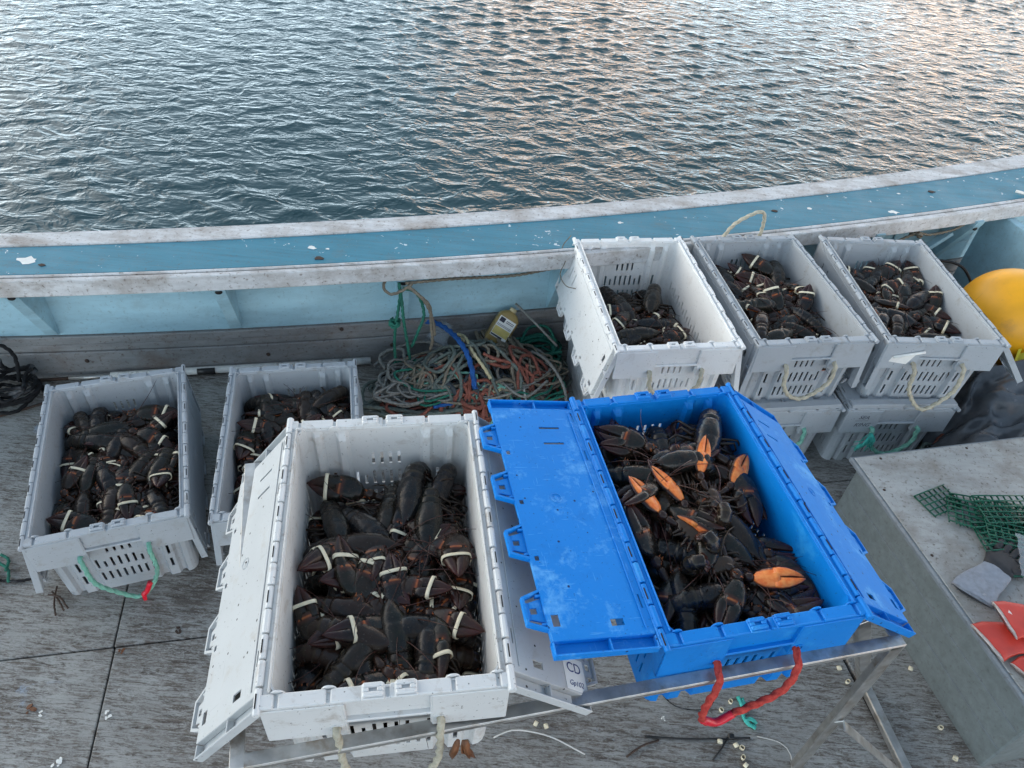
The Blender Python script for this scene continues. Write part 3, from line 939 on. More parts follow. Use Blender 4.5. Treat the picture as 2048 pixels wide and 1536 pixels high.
D2 = lambda a: R(a)
crA = crate('pale grey crate at far left of the deck with a green rope handle', (-1.466, 1.811, 0), R(22.3), 'grey', (-82, -86))
crB = crate('pale grey crate half hidden behind the front white crate', (-.839, 1.966, 0), R(14.0), 'grey', (-84, -86))
crD = crate('large dirty white crate of banded lobsters on the stand in front', (-.269, 1.066, 1.019 - CH), R(11.3), 'white', (-52, -41))
crE = crate('bright blue crate of unbanded lobsters with a red rope handle', (.537, 1.310, .994 - CH), R(15.4), 'blue', (9, -37))
crF2 = crate('closed grey crate underneath the rear white crate', (.560, 2.655, 0), R(12.5), 'grey', closed=True)
crG2 = crate('closed grey crate underneath the middle open grey crate', (1.105, 2.745, 0), R(12.0), 'grey', closed=True)
crH2 = crate('closed grey crate marked SEA KING underneath the right open grey crate', (1.655, 2.838, 0), R(8.4), 'grey', closed=True)
ZT = .396
crF = crate('rear white crate with few lobsters stacked beside two grey crates', (.554, 2.651, .7305 - CH), R(11.9), 'clean', (-76, -78))
crG = crate('open grey crate of lobsters between the white and right grey crates', (1.117, 2.780, .7245 - CH), R(12.4), 'grey', (-88, -86))
crH = crate('open grey crate of lobsters beside the yellow buoy with torn label', (1.715, 2.869, .7245 - CH), R(5.9), 'grey', (-91, -48))
CR = {'A': crA, 'B': crB, 'D': crD, 'E': crE, 'F': crF, 'G': crG, 'H': crH}

handle(hang(drop=.235, out=.03, bx=.02, wid=.06), .0078, M['rope_mint'], crA)
tp = MB().add(tube(smooth_path([(.072, -.443, .085), (.052, -.447, .045), (.036, -.449, .031)], .006), .0098, 8), 0, True)
tp.add(prism([(.030, .034), (.046, .030), (.040, -.012), (.030, -.010)], -.452, -.450, 'y'))
tp.build('red_tape', M['tape_red'], crA).location = (0, 0, .003)
handle(hang(drop=.30, out=.022, wid=.07), .0082, M['rope_beige'], crD)
ph = hang(-.108, .098, .185, .055, -.085, .055)
handle(ph, .0088, M['rope_red'], crE)
MB().add(tube(smooth_path([(p[0], p[1], p[2]) for p in ph[4:7]], .006), .0104, 10), 0, True).build('red_tape', M['tape_red'], crE)
handle(hang(drop=.13, out=.02, wid=.07), .0085, M['rope_beige'], crF)
handle(hang(drop=.155, out=.03, bx=-.01, wid=.07), .0085, M['rope_beige'], crG)
handle(hang(drop=.215, out=.04, bx=.01, wid=.06), .0085, M['rope_beige'], crH)
handle([(.10, .40, CH - .11), (.10, .425, CH - .09), (.095, .42, CH + .04), (.07, .40, CH + .115), (.03, .395, CH + .13), (-.06, .40, CH + .07), (-.10, .41, CH - .02), (-.105, .425, CH - .09), (-.105, .40, CH - .11)], .0085, M['rope_beige'], crG)
handle(hang(drop=.12, out=.02, wid=.07), .0085, M['rope_mint'], crG2)
handle(hang(drop=.14, out=.02, wid=.07), .0095, M['rope_mint'], crH2)
fr = MB(); rq = random.Random(2)
for i in range(34):
    x = -.105 - rq.random() * .01
    fr.add(tube(smooth_path([(x, -.425, CH - .125), (x - rq.uniform(-.01, .04), -.44 - rq.random() * .02, CH - .14 - rq.random() * .02), (x - rq.uniform(-.03, .075), -.43 - rq.random() * .03, CH - .17 - rq.random() * .05)], .015), .0016, 5), 0, True)
fr.build('frayed_end', M['tape_teal'], crH2, False)
# torn paper label on the right grey crate
pl = MB().add(prism([(-.215, CH - .105), (-.205, CH - .075), (-.11, CH - .062), (-.135, CH - .118)], -.4032, -.4024, 'y'))
pl.add(tube([(-.205, -.4075, CH - .078), (-.085, -.4095, CH - .046)], .006, 8), 0, True)
pl.build('paper_label', M['paper'], crH)
text('SEA', .030, M['pencil'], crH2, (-.165, -.4026, CH - .050), (R(90), R(4), 0), shear=.3)
text('KING', .030, M['pencil'], crH2, (-.160, -.4026, CH - .095), (R(90), 0, 0), shear=.3)
us_ = MB().add(cbox(-.2, -.14, -.4028, -.4022, CH - .070, CH - .0685, .0002)).build('lettering', M['pencil'], crH2)
# sticker on the right lid of the front white crate
ldD = [o for o in crD.children if o.name.startswith('lid')][1]
MB().add(cbox(.186, .257, -.360, -.280, .0006, .0012, .0002)).build('sticker', M['paper'], ldD)
text('CD', .034, M['ink_blue'], ldD, (.221, -.306, .0016), (0, 0, 0))
text('Gp102', .018, M['ink_blue'], ldD, (.221, -.343, .0016), (0, 0, 0), shear=.3)

# ================================================================== lobsters
def frame(d, up):
    d = Vector(d).normalized(); n = Vector(up); n = (n - d * n.dot(d)).normalized(); w = n.cross(d)
    return d, w, n

BAND = None
def lobster_mesh(seed, curl, sp, kind):
    """head to +x, back up. curl: bend per tail segment (deg). sp: claw arm settings. Returns mesh, band matrices, contact points"""
    rg = random.Random(seed)
    m = MB(); core = 0
    N = 18
    def ring(c, ax, hw, ht, hb, sq=.88, zig=0.0):
        ex, ey, ez = ax; out = []
        for j in range(N):
            a = 2 * math.pi * j / N
            ca, sa = math.cos(a), math.sin(a)
            y = hw * math.copysign(abs(ca) ** sq, ca); z = (ht if sa > 0 else hb) * math.copysign(abs(sa) ** sq, sa)
            if zig and -.75 < sa < -.05: z -= zig; y *= 1.03
            out.append(Vector(c) + ey * y + ez * z)
        return out
    X, Y, Z = Vector((1, 0, 0)), Vector((0, 1, 0)), Vector((0, 0, 1))
    # ---- carapace
    st_ = [(-.006, .024, .025, .013), (-.001, .0292, .0305, .018), (.004, .0298, .0312, .019), (.02, .0325, .0335, .021), (.042, .0338, .0345, .022), (.050, .0330, .0330, .021), (.053, .0318, .0316, .020),
           (.057, .0326, .0322, .020), (.072, .0295, .0290, .018), (.086, .0235, .0240, .014), (.095, .0165, .0190, .009), (.101, .0085, .0125, .003), (.108, .0045, .0075, -.001), (.119, .0012, .0035, -.002)]
    rings = [ring((x, 0, 0 if x < .09 else (x - .09) * .45), (X, Y, Z), hw * .93, ht * .96, max(hb, .0015)) for x, hw, ht, hb in st_]
    tint = []
    for (x, hw, ht, hb), r in zip(st_, rings):
        for j in range(N):
            s = math.sin(2 * math.pi * j / N)
            e = max(0, -s + .15)
            tint.append((min(.30, .24 * e) + (.25 if x > .088 else 0) * rg.random(), .55 if s < -.55 else 0, 0))
    m.add(loft(rings), 0, True, tint=tint)
    # ---- tail
    rings = []; tint = []
    p = Vector((.001, 0, -.001)); ax = [X.copy(), Y.copy(), Z.copy()]
    hw, ht, hb = .0262, .0265, .0150
    for i in range(6):
        L = .0185 if i < 5 else .020
        for q, (fr_, sc, zg) in enumerate(((0, .955, 0), (.22, 1.0, .001), (.78, 1.035, .0045), (.98, 1.03, .004))):
            rings.append(ring(p - ax[0] * L * fr_, ax, hw * sc, ht * sc, hb * sc, .92, zg))
            for j in range(N):
                s = math.sin(2 * math.pi * j / N)
                tint.append(((.22 if -.75 < s < .0 else 0) + (.05 if q in (2, 3) else 0), .6 if s < -.6 else (.7 if q == 3 else 0), 0))
        p = p - ax[0] * L
        rot = Matrix.Rotation(-R(curl * (.55 if i == 0 else 1.0)), 3, 'Y')
        ax = [rot @ a for a in ax]
        hw *= .945; ht *= .93; hb *= .95
    m.add(loft(rings), 0, True, tint=tint)
    bk = -ax[0]
    for k, (ang, wd, ln) in enumerate(((0, .0115, .034), (-26, .0125, .037), (26, .0125, .037), (-52, .0125, .035), (52, .0125, .035))):
        d = (bk * math.cos(R(ang)) + ax[1] * math.sin(R(ang))).normalized()
        w = ax[2].cross(d)
        rr = []
        for t, q in ((0, .45), (.2, .75), (.5, 1), (.8, .95), (.95, .65), (1.0, .25)):
            c = p + d * (ln * t - .002) - ax[2] * (.002 * abs(ang) / 30 + .003 * t)
            rr.append([c + w * (wd * q * math.cos(6.283 * j / 8)) + ax[2] * (.0019 * math.sin(6.283 * j / 8)) for j in range(8)])
        m.add(loft(rr), 0, True, tint=[(.22 if i < 3 else .42, .1, .15) for i in range(6) for j in range(8)])
    ncore0 = len(m.v)
    # ---- claws
    bands = []
    for s, (a1, a3, lift, roll, gap, big) in zip((1, -1), sp):
        sh = Vector((.074, s * .020, -.006))
        d1 = Vector((math.cos(R(a1)), s * math.sin(R(a1)), lift * .5)).normalized()
        el = sh + d1 * .040
        d2 = Vector((math.cos(R((a1 + a3) / 2)), s * math.sin(R((a1 + a3) / 2)), lift * .3)).normalized()
        wr = el + d2 * .026
        d, w, n = frame((math.cos(R(a3)), s * math.sin(R(a3)), lift), (0, 0, 1))
        rot = Matrix.Rotation(R(roll) * s, 3, d); w = rot @ w; n = rot @ n
        m.add(tube([sh, sh.lerp(el, .3), sh.lerp(el, .8), el], [.0065, .0085, .0115, .008], 9), 0, True, tint=(.14, .10, .04))
        m.add(tube([el - d2 * .003, el + d2 * .007, el + d2 * .018, wr + d2 * .003], [.007, .0138, .0148, .009], 9), 0, True, tint=(.16, .1, .08))
        for q in range(7):                      # spines on the wrist joint
            b0 = el + d2 * rg.uniform(.003, .022) + w * rg.uniform(-.011, .011) + n * rg.uniform(.006, .011)
            m.add(tube([b0, b0 + (n * rg.uniform(.2, 1) + w * rg.uniform(-1, 1) + d2 * .6).normalized() * .008], [.0024, .0004], 5), 0, True, tint=(.6, .1, .1))
        wk = 1.18 if big else 1.0
        inner = -s                              # the moving finger lies on the inner side
        def cring(c, hwid, hth, bot=.95):
            out = []
            for j in range(14):
                a = 6.283 * j / 14
                out.append(c + w * (hwid * math.cos(a)) + n * ((hth if math.sin(a) > 0 else hth * bot) * .84 * math.sin(a)))
            return out
        def ctint(k, edge=.0, tip=0.0, patch=0.0):
            o = []
            for j in range(14):
                sn = math.sin(6.283 * j / 14); cs = abs(math.cos(6.283 * j / 14))
                o.append((1.0 if sn < -.6 else (.24 if sn < -.25 else patch * (1 if .5 < sn else .3)), 0, tip))
            return o
        rr = []; tt = []
        for t, a, b in ((0, .0085, .0085), (.010, .0180, .0125), (.026, .0252, .0152), (.045, .0280, .0164), (.060, .0278, .0160), (.072, .0245, .0140)):
            off = w * (-inner) * (.002 if t > .02 else 0)
            rr.append(cring(wr + d * t + off, a * wk, b * wk)); tt += ctint(0, patch=.6 if .055 < t < .07 else 0.0)
        m.add(loft(rr), 0, True, tint=tt)
        g = gap
        rr = []; tt = []                         # fixed finger
        for t, off, a, b in ((.056, .0100, .0165, .0150), (.074, .0108, .0168, .0142), (.094, .0100, .0145, .0118), (.114, .0072, .0105, .0088), (.130, .0036, .0062, .0056), (.140, .0008, .0012, .0014)):
            rr.append(cring(wr + d * t + w * (-inner) * (off * wk + g * .3), a * wk, b * wk)); tt += ctint(0, tip=max(0, (t - .085) / .06) * .6)
        m.add(loft(rr), 0, True, tint=tt)
        rr = []; tt = []                         # moving finger
        for t, off, a, b in ((.054, .0125, .0140, .0146), (.072, .0132 + g * .3, .0146, .0136), (.092, .0118 + g * .7, .0125, .0112), (.110, .0085 + g, .0090, .0084), (.125, .0045 + g, .0054, .0054), (.136, .0012 + g * .8, .0012, .0014)):
            rr.append(cring(wr + d * t + w * inner * off * wk, a * wk, b * wk)); tt += ctint(0, tip=max(0, (t - .075) / .06) * .7)
        m.add(loft(rr), 0, True, tint=tt)
        for q in range(5):                       # knobbly crusher edge
            t = .01 + .012 * q
            b0 = wr + d * t + w * inner * (.012 + .010 * min(1, t / .03)) * wk + n * .006
            m.add(ellipsoid(b0, .0034, .0034, .0034, 6, 4), 0, True, tint=(.25, .1, .1))
        if kind == 'banded':
            T = Matrix(((d.x, w.x, n.x, 0), (d.y, w.y, n.y, 0), (d.z, w.z, n.z, 0), (0, 0, 0, 1)))
            c = wr + d * (.084 + rg.uniform(-.005, .008))
            bands.append((Matrix.Translation(c) @ T, wk, rg.uniform(-.16, .16)))
    ncore = len(m.v)
    # ---- walking legs
    for s in (1, -1):
        for i in range(4):
            b = Vector((.058 - .0155 * i, s * .021, -.013))
            sw = rg.uniform(-.5, .5) + (.5 - .33 * i)
            o = rg.uniform(.75, 1.15)
            p1 = b + Vector((.004 * sw, s * .016, -.004)); p2 = p1 + Vector((.022 * sw, s * .030 * o, rg.uniform(-.006, .012)))
            p3 = p2 + Vector((.016 * sw, s * .014 * o, -.022)); p4 = p3 + Vector((.012 * sw + .004, s * rg.uniform(-.01, .012), -.018))
            m.add(tube([b, p1, p1.lerp(p2, .5), p2, p3, p4], [.0042, .0038, .0036, .0030, .0023, .0007], 6), 0, True, tint=(.10, .40, .08))
    nleg = len(m.v)
    # ---- mouth parts, eyes, feelers
    for i in range(9):
        y = rg.uniform(-.013, .013)
        a = Vector((.083, y * .7, -.008)); b = Vector((.103 + rg.random() * .012, y * 1.3, -.006 + rg.uniform(-.010, .008)))
        m.add(tube([a, a.lerp(b, .6) + Vector((0, 0, .003)), b], [.0034, .0030, .0009], 6), 0, True, tint=(.2, .35, .08))
    for s in (1, -1):
        m.add(ellipsoid((.0985, s * .0098, .0120), .0036, .0036, .0036, 8, 6), 1, True)
        base = Vector((.094, s * .0105, .003))
        m.add(tube([base, base + Vector((.012, s * .003, .001)), base + Vector((.020, s * .004, .004))], [.0048, .0042, .0026], 7), 0, True, tint=(.35, .25, .1))
        b1 = base + Vector((.020, s * .004, .004)); an = R(rg.uniform(15, 130)) * s; el_ = rg.uniform(.15, .55)
        path = [b1]; hd = Vector((math.cos(an * .3), math.sin(an * .3), el_ + .2)).normalized(); bend = rg.uniform(-.35, .6) * s; dr = rg.uniform(.10, .2)
        for q in range(7):
            path.append(path[-1] + hd * .022)
            hd = (Matrix.Rotation(bend * .35, 3, 'Z') @ hd + Vector((0, 0, -dr * .9))).normalized()
            if path[-1].z < .004: hd.z = max(hd.z, 0)
        sm = smooth_path(path, .011)
        m.add(tube(sm, [.0015 * (1 - .75 * i / len(sm)) for i in range(len(sm))], 5), 0, True, tint=(.22, .1, .35))
        m.add(tube([(.102, s * .003, .011), (.120, s * .007, .018), (.138, s * .014, .020)], [.0010, .0008, .0004], 4), 0, True, tint=(.2, .1, .3))
    me = m.mesh('lobster', [M['lobster'], M['eye']], recalc=True, tint=True)
    return me, bands, np.array([tuple(q) for q in m.v[:ncore]]), np.array([tuple(q) for q in m.v[:nleg]])

def band_mesh():
    rr = []
    for x, q in ((-.0043, 1.0), (-.0043, 1.06), (.0043, 1.06), (.0043, 1.0)):
        rr.append([(x, .0270 * q * math.copysign(abs(math.cos(6.283 * j / 24)) ** .8, math.cos(6.283 * j / 24)),
                    .0119 * q * math.copysign(abs(math.sin(6.283 * j / 24)) ** .55, math.sin(6.283 * j / 24))) for j in range(24)])
    v, f = loft(rr, False); n = 24
    f += [(3 * n + j, 3 * n + (j + 1) % n, (j + 1) % n, j) for j in range(n)]
    return MB().add((v, f), 0, True).mesh('rubber_band', [M['band']])
BAND = band_mesh()

def claws(rg, op=False):
    out = []
    for i in (0, 1):
        a1 = rg.uniform(28, 78); a3 = rg.uniform(-32, 40)
        out.append((a1, a3, rg.uniform(-.10, .22), rg.uniform(-20, 20), rg.uniform(.002, .008) if op else .0, i == (rg.random() < .5)))
    return out
rl_ = random.Random(21)
VAR = {'': [], 'c': [], 's': []}
VARU = {'': [], 'c': [], 's': [], 'u': []}
for i in range(10): VAR[''].append(lobster_mesh(100 + i, rl_.uniform(10, 24), claws(rl_), 'banded'))
for i in range(7): VAR['c'].append(lobster_mesh(200 + i, rl_.uniform(30, 40), claws(rl_), 'banded'))
for i in range(5): VAR['s'].append(lobster_mesh(300 + i, rl_.uniform(2, 9), claws(rl_), 'banded'))
for i in range(7): VARU[''].append(lobster_mesh(400 + i, rl_.uniform(12, 26), claws(rl_, True), 'free'))
for i in range(4): VARU['c'].append(lobster_mesh(500 + i, rl_.uniform(30, 38), claws(rl_, True), 'free'))
for i in range(4): VARU['s'].append(lobster_mesh(600 + i, rl_.uniform(3, 10), claws(rl_, True), 'free'))
for i in range(3): VARU['u'].append(lobster_mesh(700 + i, rl_.uniform(39, 43), [[(50, 30, -.10, 18, .003, True), (28, -12, -.22, -10, .003, False)], [(40, -8, -.20, 8, .003, False), (24, 4, -.16, -14, .003, True)], [(34, 10, -.16, 6, .003, True), (100, 140, .10, 60, .003, False)]][i], 'free'))

LAY = {
'A':(0.15,[(-0.213,0.362,-69,'c'),(-0.12,0.368,-94,'c'),(0.005,0.32,-91,'s'),(0.16,0.327,-165,''),(0.17,0.115,-113,''),(0.079,-0.012,-121,''),(-0.05,0.159,-109,''),(-0.205,0.039,-82,''),(-0.117,0.015,-94,''),(-0.053,-0.028,-74,''),(0.169,-0.089,-121,''),(0.1,-0.255,157,''),(-0.184,-0.211,84,''),(-0.026,-0.255,84,''),(0.177,-0.312,101,''),(-0.162,0.161,-23,'')]),
'B':(0.15,[(-0.172,0.387,-91,'c'),(0.04,0.381,-91,'c'),(0.115,0.373,-73,'c'),(0.19,0.349,-94,''),(-0.086,0.346,-31,''),(-0.22,0.209,-83,'s'),(-0.16,0.202,-75,'s'),(0.013,0.183,-135,''),(0.135,0.082,141,''),(-0.057,-0.086,30,''),(0.096,-0.104,29,''),(-0.125,-0.203,12,''),(0.116,-0.233,156,'')]),
'D':(0.19,[(-0.1,0.347,-168,''),(-0.043,0.343,-114,'s'),(0.01,0.339,-102,''),(0.072,0.325,-100,'c'),(0.162,0.366,-108,'c'),(0.213,0.267,-104,''),(-0.191,0.087,-8,''),(0.107,0.023,3,''),(-0.161,-0.001,-5,'s'),(-0.175,-0.089,-21,''),(-0.049,0.181,-53,''),(-0.172,0.208,-75,''),(0.115,0.185,-103,''),(0.155,-0.041,-172,''),(-0.01,-0.055,-59,''),(0.171,-0.156,-157,''),(-0.188,-0.161,-14,''),(-0.182,-0.261,55,''),(-0.092,-0.27,102,''),(0.095,-0.201,-175,''),(0.021,-0.305,92,''),(0.104,-0.265,-58,''),(0.174,-0.272,91,'')]),
'E':(0.135,[(-0.161,0.34,-94,'c'),(-0.069,0.37,-105,''),(0.067,0.373,-166,''),(0.156,0.295,-153,'s'),(0.227,0.263,-88,''),(-0.148,0.176,61,'s'),(0.048,0.036,65,'s'),(-0.052,0.033,65,''),(0.12,-0.02,72,'u'),(-0.035,-0.10,112,'u'),(0.093,-0.108,-24,'s'),(0.263,-0.042,-74,''),(0.279,-0.187,-83,''),(-0.05,-0.165,-10,'u'),(0.017,-0.145,82,''),(0.154,-0.198,-57,''),(-0.039,-0.242,2,''),(-0.145,-0.267,82,''),(-0.061,0.202,-101,''),(0.306,0.109,134,''),(0.057,-0.279,-15,'')]),
'F':(0.24,[(-0.086,0.304,-81,'c'),(0.004,0.32,-90,'c'),(0.102,0.295,-99,''),(0.201,0.29,-111,''),(-0.06,0.146,-70,''),(0.114,0.007,170,'s'),(0.098,0.195,-111,''),(-0.026,-0.074,-3,''),(-0.102,-0.103,16,'')]),
'G':(0.15,[(-0.124,0.365,-82,''),(0.011,0.381,-65,''),(0.159,0.331,-100,'c'),(0.239,0.306,-106,'c'),(-0.144,0.178,-77,''),(0.018,0.211,-58,''),(0.211,0.08,157,'s'),(-0.146,-0.014,13,''),(0.182,-0.033,136,''),(0.194,-0.108,120,''),(-0.112,-0.16,59,''),(0.046,-0.17,83,''),(-0.06,-0.092,78,''),(0.175,-0.195,147,''),(-0.052,-0.232,15,'')]),
'H':(0.15,[(0.024,0.347,-122,''),(0.13,0.354,-123,''),(0.226,0.339,-110,'c'),(0.27,0.213,-120,'c'),(-0.141,0.187,-49,''),(0.096,0.161,171,''),(0.067,0.039,-32,'s'),(0.267,0.051,-148,'c'),(-0.147,-0.011,33,''),(-0.09,-0.046,-159,''),(-0.066,-0.154,66,''),(0.053,-0.148,60,''),(0.22,-0.139,86,''),(-0.176,-0.142,60,''),(0.209,-0.067,-32,'')]),
}
CNAME = {'A': 'far left crate', 'B': 'half hidden crate', 'D': 'front white crate', 'E': 'blue crate', 'F': 'rear white crate', 'G': 'middle grey crate', 'H': 'rightmost crate'}
ORD = ['leftmost', 'second from left', 'third from left', 'fourth from left', 'fifth from left', 'sixth from left']
ROWS = ['back row', 'second row', 'third row', 'fourth row', 'fifth row', 'front row']

def make_lobster(var, T, crate_o, sc):
    me, bands = var[:2]
    o = link('lobster', me)
    o.matrix_world = T
    for bm_, wk, tw in bands:
        b = link('rubber_band', BAND, o)
        b.matrix_local = bm_ @ Matrix.Rotation(tw, 4, 'Z') @ Matrix.Diagonal((1.0, wk * .97, wk, 1))
    return o

def fill(key):
    depth, lst = LAY[key]
    rg = random.Random(ord(key) * 7)
    cr = crates_world[key]
    nx, ny, cs = 48, 78, .01
    top = CH - depth + (.012 if key != 'F' else .03)
    hm = np.full((nx, ny), max(.012, top - .125))
    wx, wy = .220, .352
    table = VARU if key == 'E' else VAR
    placed = []; uc = 0
    under = []; ulab = []
    # lower lobsters that only show through the gaps
    nu = 15 if key != 'F' else 6
    for i in range(nu):
        gx = (i % 3 - 1) * .13 + rg.uniform(-.04, .04); gy = (i // 3 - 2) * .145 + rg.uniform(-.04, .04)
        if key == 'F': gx, gy = rg.uniform(-.12, .12), rg.uniform(-.1, .28)
        if key == 'F': gy = .28 - .07 * i
        under.append((gx, gy, rg.uniform(0, 360), rg.choice(['', 'c']), True))
        ulab.append(f"mostly buried lobster, {('left', 'centre', 'right')[i % 3]} of {('front', 'fourth', 'third', 'second', 'back')[i // 3]} hidden row in the {CNAME[key]}")
    queue = [(*q, 1) for q in under]
    for i in range(7 if key not in 'EF' else 0 if key == 'F' else 12):      # slots for lobsters that fill the lowest hollows
        queue.append((None, None, rg.uniform(0, 360), 'c', True, 1)); ulab.append(f"curled lobster tucked in the {('first', 'second', 'third', 'fourth', 'fifth', 'sixth', 'seventh', 'eighth', 'ninth', 'tenth', 'eleventh', 'twelfth')[i]} deepest hollow of the {CNAME[key]}")
    for it, (u, w, hd, kd, und) in enumerate([q[:5] for q in queue] + [(*q, False) for q in sorted(lst, key=lambda q: q[3] == 'u')]):
        if u is None:
            kk = hm[2:-2, 4:-4]; sm_ = sum(np.roll(np.roll(kk, a, 0), b, 1) for a in range(-3, 4) for b in range(-3, 4))
            i0, j0 = np.unravel_index(np.argmin(sm_[3:-3, 4:-4]), (sm_.shape[0] - 6, sm_.shape[1] - 8))
            u, w = (i0 + 5) * cs - .24, (j0 + 8) * cs - .39
        vs = table[kd if kd in table else '']
        var = vs[rg.randrange(len(vs))]
        if kd == 'u': var = vs[uc % 3]; uc += 1
        sc = rg.uniform(1.02, 1.30) if kd != 'u' else .90
        pitch = rg.uniform(-10, 12); roll = rg.uniform(-22, 22)
        if kd == 'u': roll += 180; pitch = rg.uniform(-5, 8)
        Rm = Matrix.Rotation(R(hd + rg.uniform(-8, 8)), 4, 'Z') @ Matrix.Rotation(-R(pitch), 4, 'Y') @ Matrix.Rotation(R(roll), 4, 'X') @ Matrix.Scale(sc, 4)
        A = np.array(Rm.to_3x3())
        V = var[2] @ A.T
        # stay inside the walls
        P = var[3] @ A.T + np.array([u, w, 0])
        for ax, lim in ((0, wx), (1, wy)):
            lo, hi = np.percentile(P[:, ax], .7), np.percentile(P[:, ax], 99.3)
            d = 0.0
            if hi - lo > 2 * lim: d = -(hi + lo) / 2
            elif lo < -lim: d = -lim - lo
            elif hi > lim: d = lim - hi
            if ax == 0: u += d
            else: w += d
        P = V + np.array([u, w, 0])
        ix = np.clip(((P[:, 0] + .24) / cs).astype(int), 0, nx - 1); iy = np.clip(((P[:, 1] + .39) / cs).astype(int), 0, ny - 1)
        dz = float(np.percentile(hm[ix, iy] - P[:, 2], 80 if not und else 70))
        if kd == 'u': dz = float(np.percentile(hm[ix, iy] - P[:, 2], 84))
        elif not und: dz = min(dz, top + .012 - np.percentile(P[:, 2], 60))
        np.maximum.at(hm, (ix, iy), P[:, 2] + dz - .012)
        T = cr @ Matrix.Translation((u, w, dz)) @ Rm
        o = make_lobster(var, T, cr, sc)
        if und: tag(o, ulab[it] if key != 'F' else f"mostly buried lobster, {('first', 'second', 'third', 'fourth', 'fifth', 'last')[it]} from the back in the rear white crate", 'lobster', 'buried lobsters in the ' + CNAME[key])
        else: placed.append((u, w, hd, kd, o))
    # labels: rows from the back, then from the left
    placed.sort(key=lambda q: -q[1])
    nrow = max(2, min(5, round(len(placed) / 4)))
    per = math.ceil(len(placed) / nrow)
    for r in range(nrow):
        row = sorted(placed[r * per:(r + 1) * per], key=lambda q: q[0])
        rn = ROWS[r] if r < nrow - 1 else 'front row'
        for i, (u, w, hd, kd, o) in enumerate(row):
            h = (hd + 360) % 360
            fc = 'right' if h < 45 or h >= 315 else 'away' if h < 135 else 'left' if h < 225 else 'forward'
            look = 'belly up' if kd == 'u' else 'curled' if kd == 'c' else 'stretched' if kd == 's' else 'dark'
            last = i == len(row) - 1
            on = 'rightmost' if last and i else ORD[min(i, 5)]
            tag(o, f'{look} lobster facing {fc}, {on} in {rn} of the {CNAME[key]}', 'lobster', 'lobsters in the ' + CNAME[key])

crates_world = {}
for k_, o_ in CR.items():
    crates_world[k_] = Matrix.Translation(o_.location) @ o_.rotation_euler.to_matrix().to_4x4()
    fill(k_)

# ================================================================== ropes and gear along the side
def rope_thing(name, label, paths, r, mat, group=None, n=9, step=.008, cat='rope'):
    m = MB()
    for p in paths: m.add(rope_vf(p, r, step, n), 0, True)
    return tag(m.build(name, mat, None, False), label, cat, group)

def coil(cx, cy, rx, ry, z0, turns, rise, rot, seed, jit=.18, drift=(0, 0)):
    q = random.Random(seed); pts = []; k = 9
    N = int(turns * k)
    for i in range(N):
        a = 2 * math.pi * i / k
        j = 1 + q.uniform(-jit, jit)
        x, y = rx * j * math.cos(a), ry * j * math.sin(a)
        c, s = math.cos(rot), math.sin(rot)
        t = i / N
        pts.append((cx + x * c - y * s + drift[0] * t + q.uniform(-.012, .012), cy + x * s + y * c + drift[1] * t + q.uniform(-.012, .012), z0 + rise * t + q.uniform(0, .02)))
    return pts
RG = 'ropes heaped against the bulwark'
rope_thing('rope_coil', 'flat base coil of dark grey green rope under the rope heap', [coil(-.32, 2.62, .30, .17, .012, 9, .035, .25, 1, .3), coil(.03, 2.80, .22, .18, .012, 7, .04, .25, 11, .3)], .0085, M['rope_greygreen'], RG)
rope_thing('rope_coil', 'dark blue grey rope layer filling the rope heap', [coil(-.30, 2.66, .26, .15, .03, 7, .05, .5, 121, .4), coil(-.05, 2.62, .22, .13, .03, 6, .05, .1, 122, .4), coil(-.45, 2.70, .15, .10, .03, 5, .05, .1, 123, .4)], .0080, M['rope_dark'], RG)
rope_thing('rope_coil', 'thin grey tangle spread over the rope heap', [coil(-.40, 2.60, .20, .12, .085, 12, .06, .4, 131, .45), coil(-.02, 2.70, .18, .14, .08, 9, .07, .2, 132, .45)], .0062, M['rope_grey'], RG, 8)
rope_thing('rope_coil', 'thin tan tangle spread over the rope heap', [coil(-.20, 2.66, .24, .13, .085, 10, .07, .1, 133, .5), coil(.08, 2.74, .14, .12, .08, 7, .08, .2, 134, .45)], .0065, M['rope_tan'], RG, 8)
rope_thing('rope_coil', 'thin teal strands through the rope heap', [coil(-.25, 2.62, .26, .12, .085, 5, .07, .3, 135, .5), coil(.10, 2.62, .12, .10, .07, 5, .06, .2, 136, .45)], .0058, M['rope_green'], RG, 8)
rope_thing('rope_coil', 'thin rust brown rope layer low in the rope heap', [coil(-.38, 2.55, .2, .12, .05, 4, .05, .5, 124, .4), coil(.02, 2.66, .2, .12, .04, 4, .05, .1, 125, .4)], .0075, M['rope_rust'], RG)
rope_thing('rope_coil', 'messy coil of pale grey laid rope beside the half hidden grey crate', [coil(-.43, 2.62, .155, .10, .055, 11, .06, .3, 2, .34), coil(-.36, 2.60, .11, .09, .08, 8, .05, .8, 12, .34)], .0080, M['rope_grey'], RG)
rope_thing('rope_coil', 'long loops of grey green rope lowest in the rope heap', [coil(-.40, 2.475, .26, .06, .05, 5, .04, .22, 3, .18)], .0095, M['rope_greygreen'], RG)
hk = []
qh = random.Random(9)
for i in range(11):
    o = (i - 5) * .017
    hk.append([(-.13 + o * .9, 2.98 + o * .2, .15 + qh.uniform(-.01, .03)), (-.08 + o * 1.1, 2.87 + o * .25, .165 + qh.uniform(-.01, .02)), (-.02 + o * 1.2, 2.74 + o * .3, .14 + qh.uniform(-.01, .02)), (.03 + o * 1.3, 2.63 + o * .45, .09 + qh.uniform(-.01, .02)), (.01 + o * 1.2, 2.56 + o * .3, .06)])
hk.append(coil(-.06, 2.66, .085, .06, .10, 4, .05, .6, 14, .2))
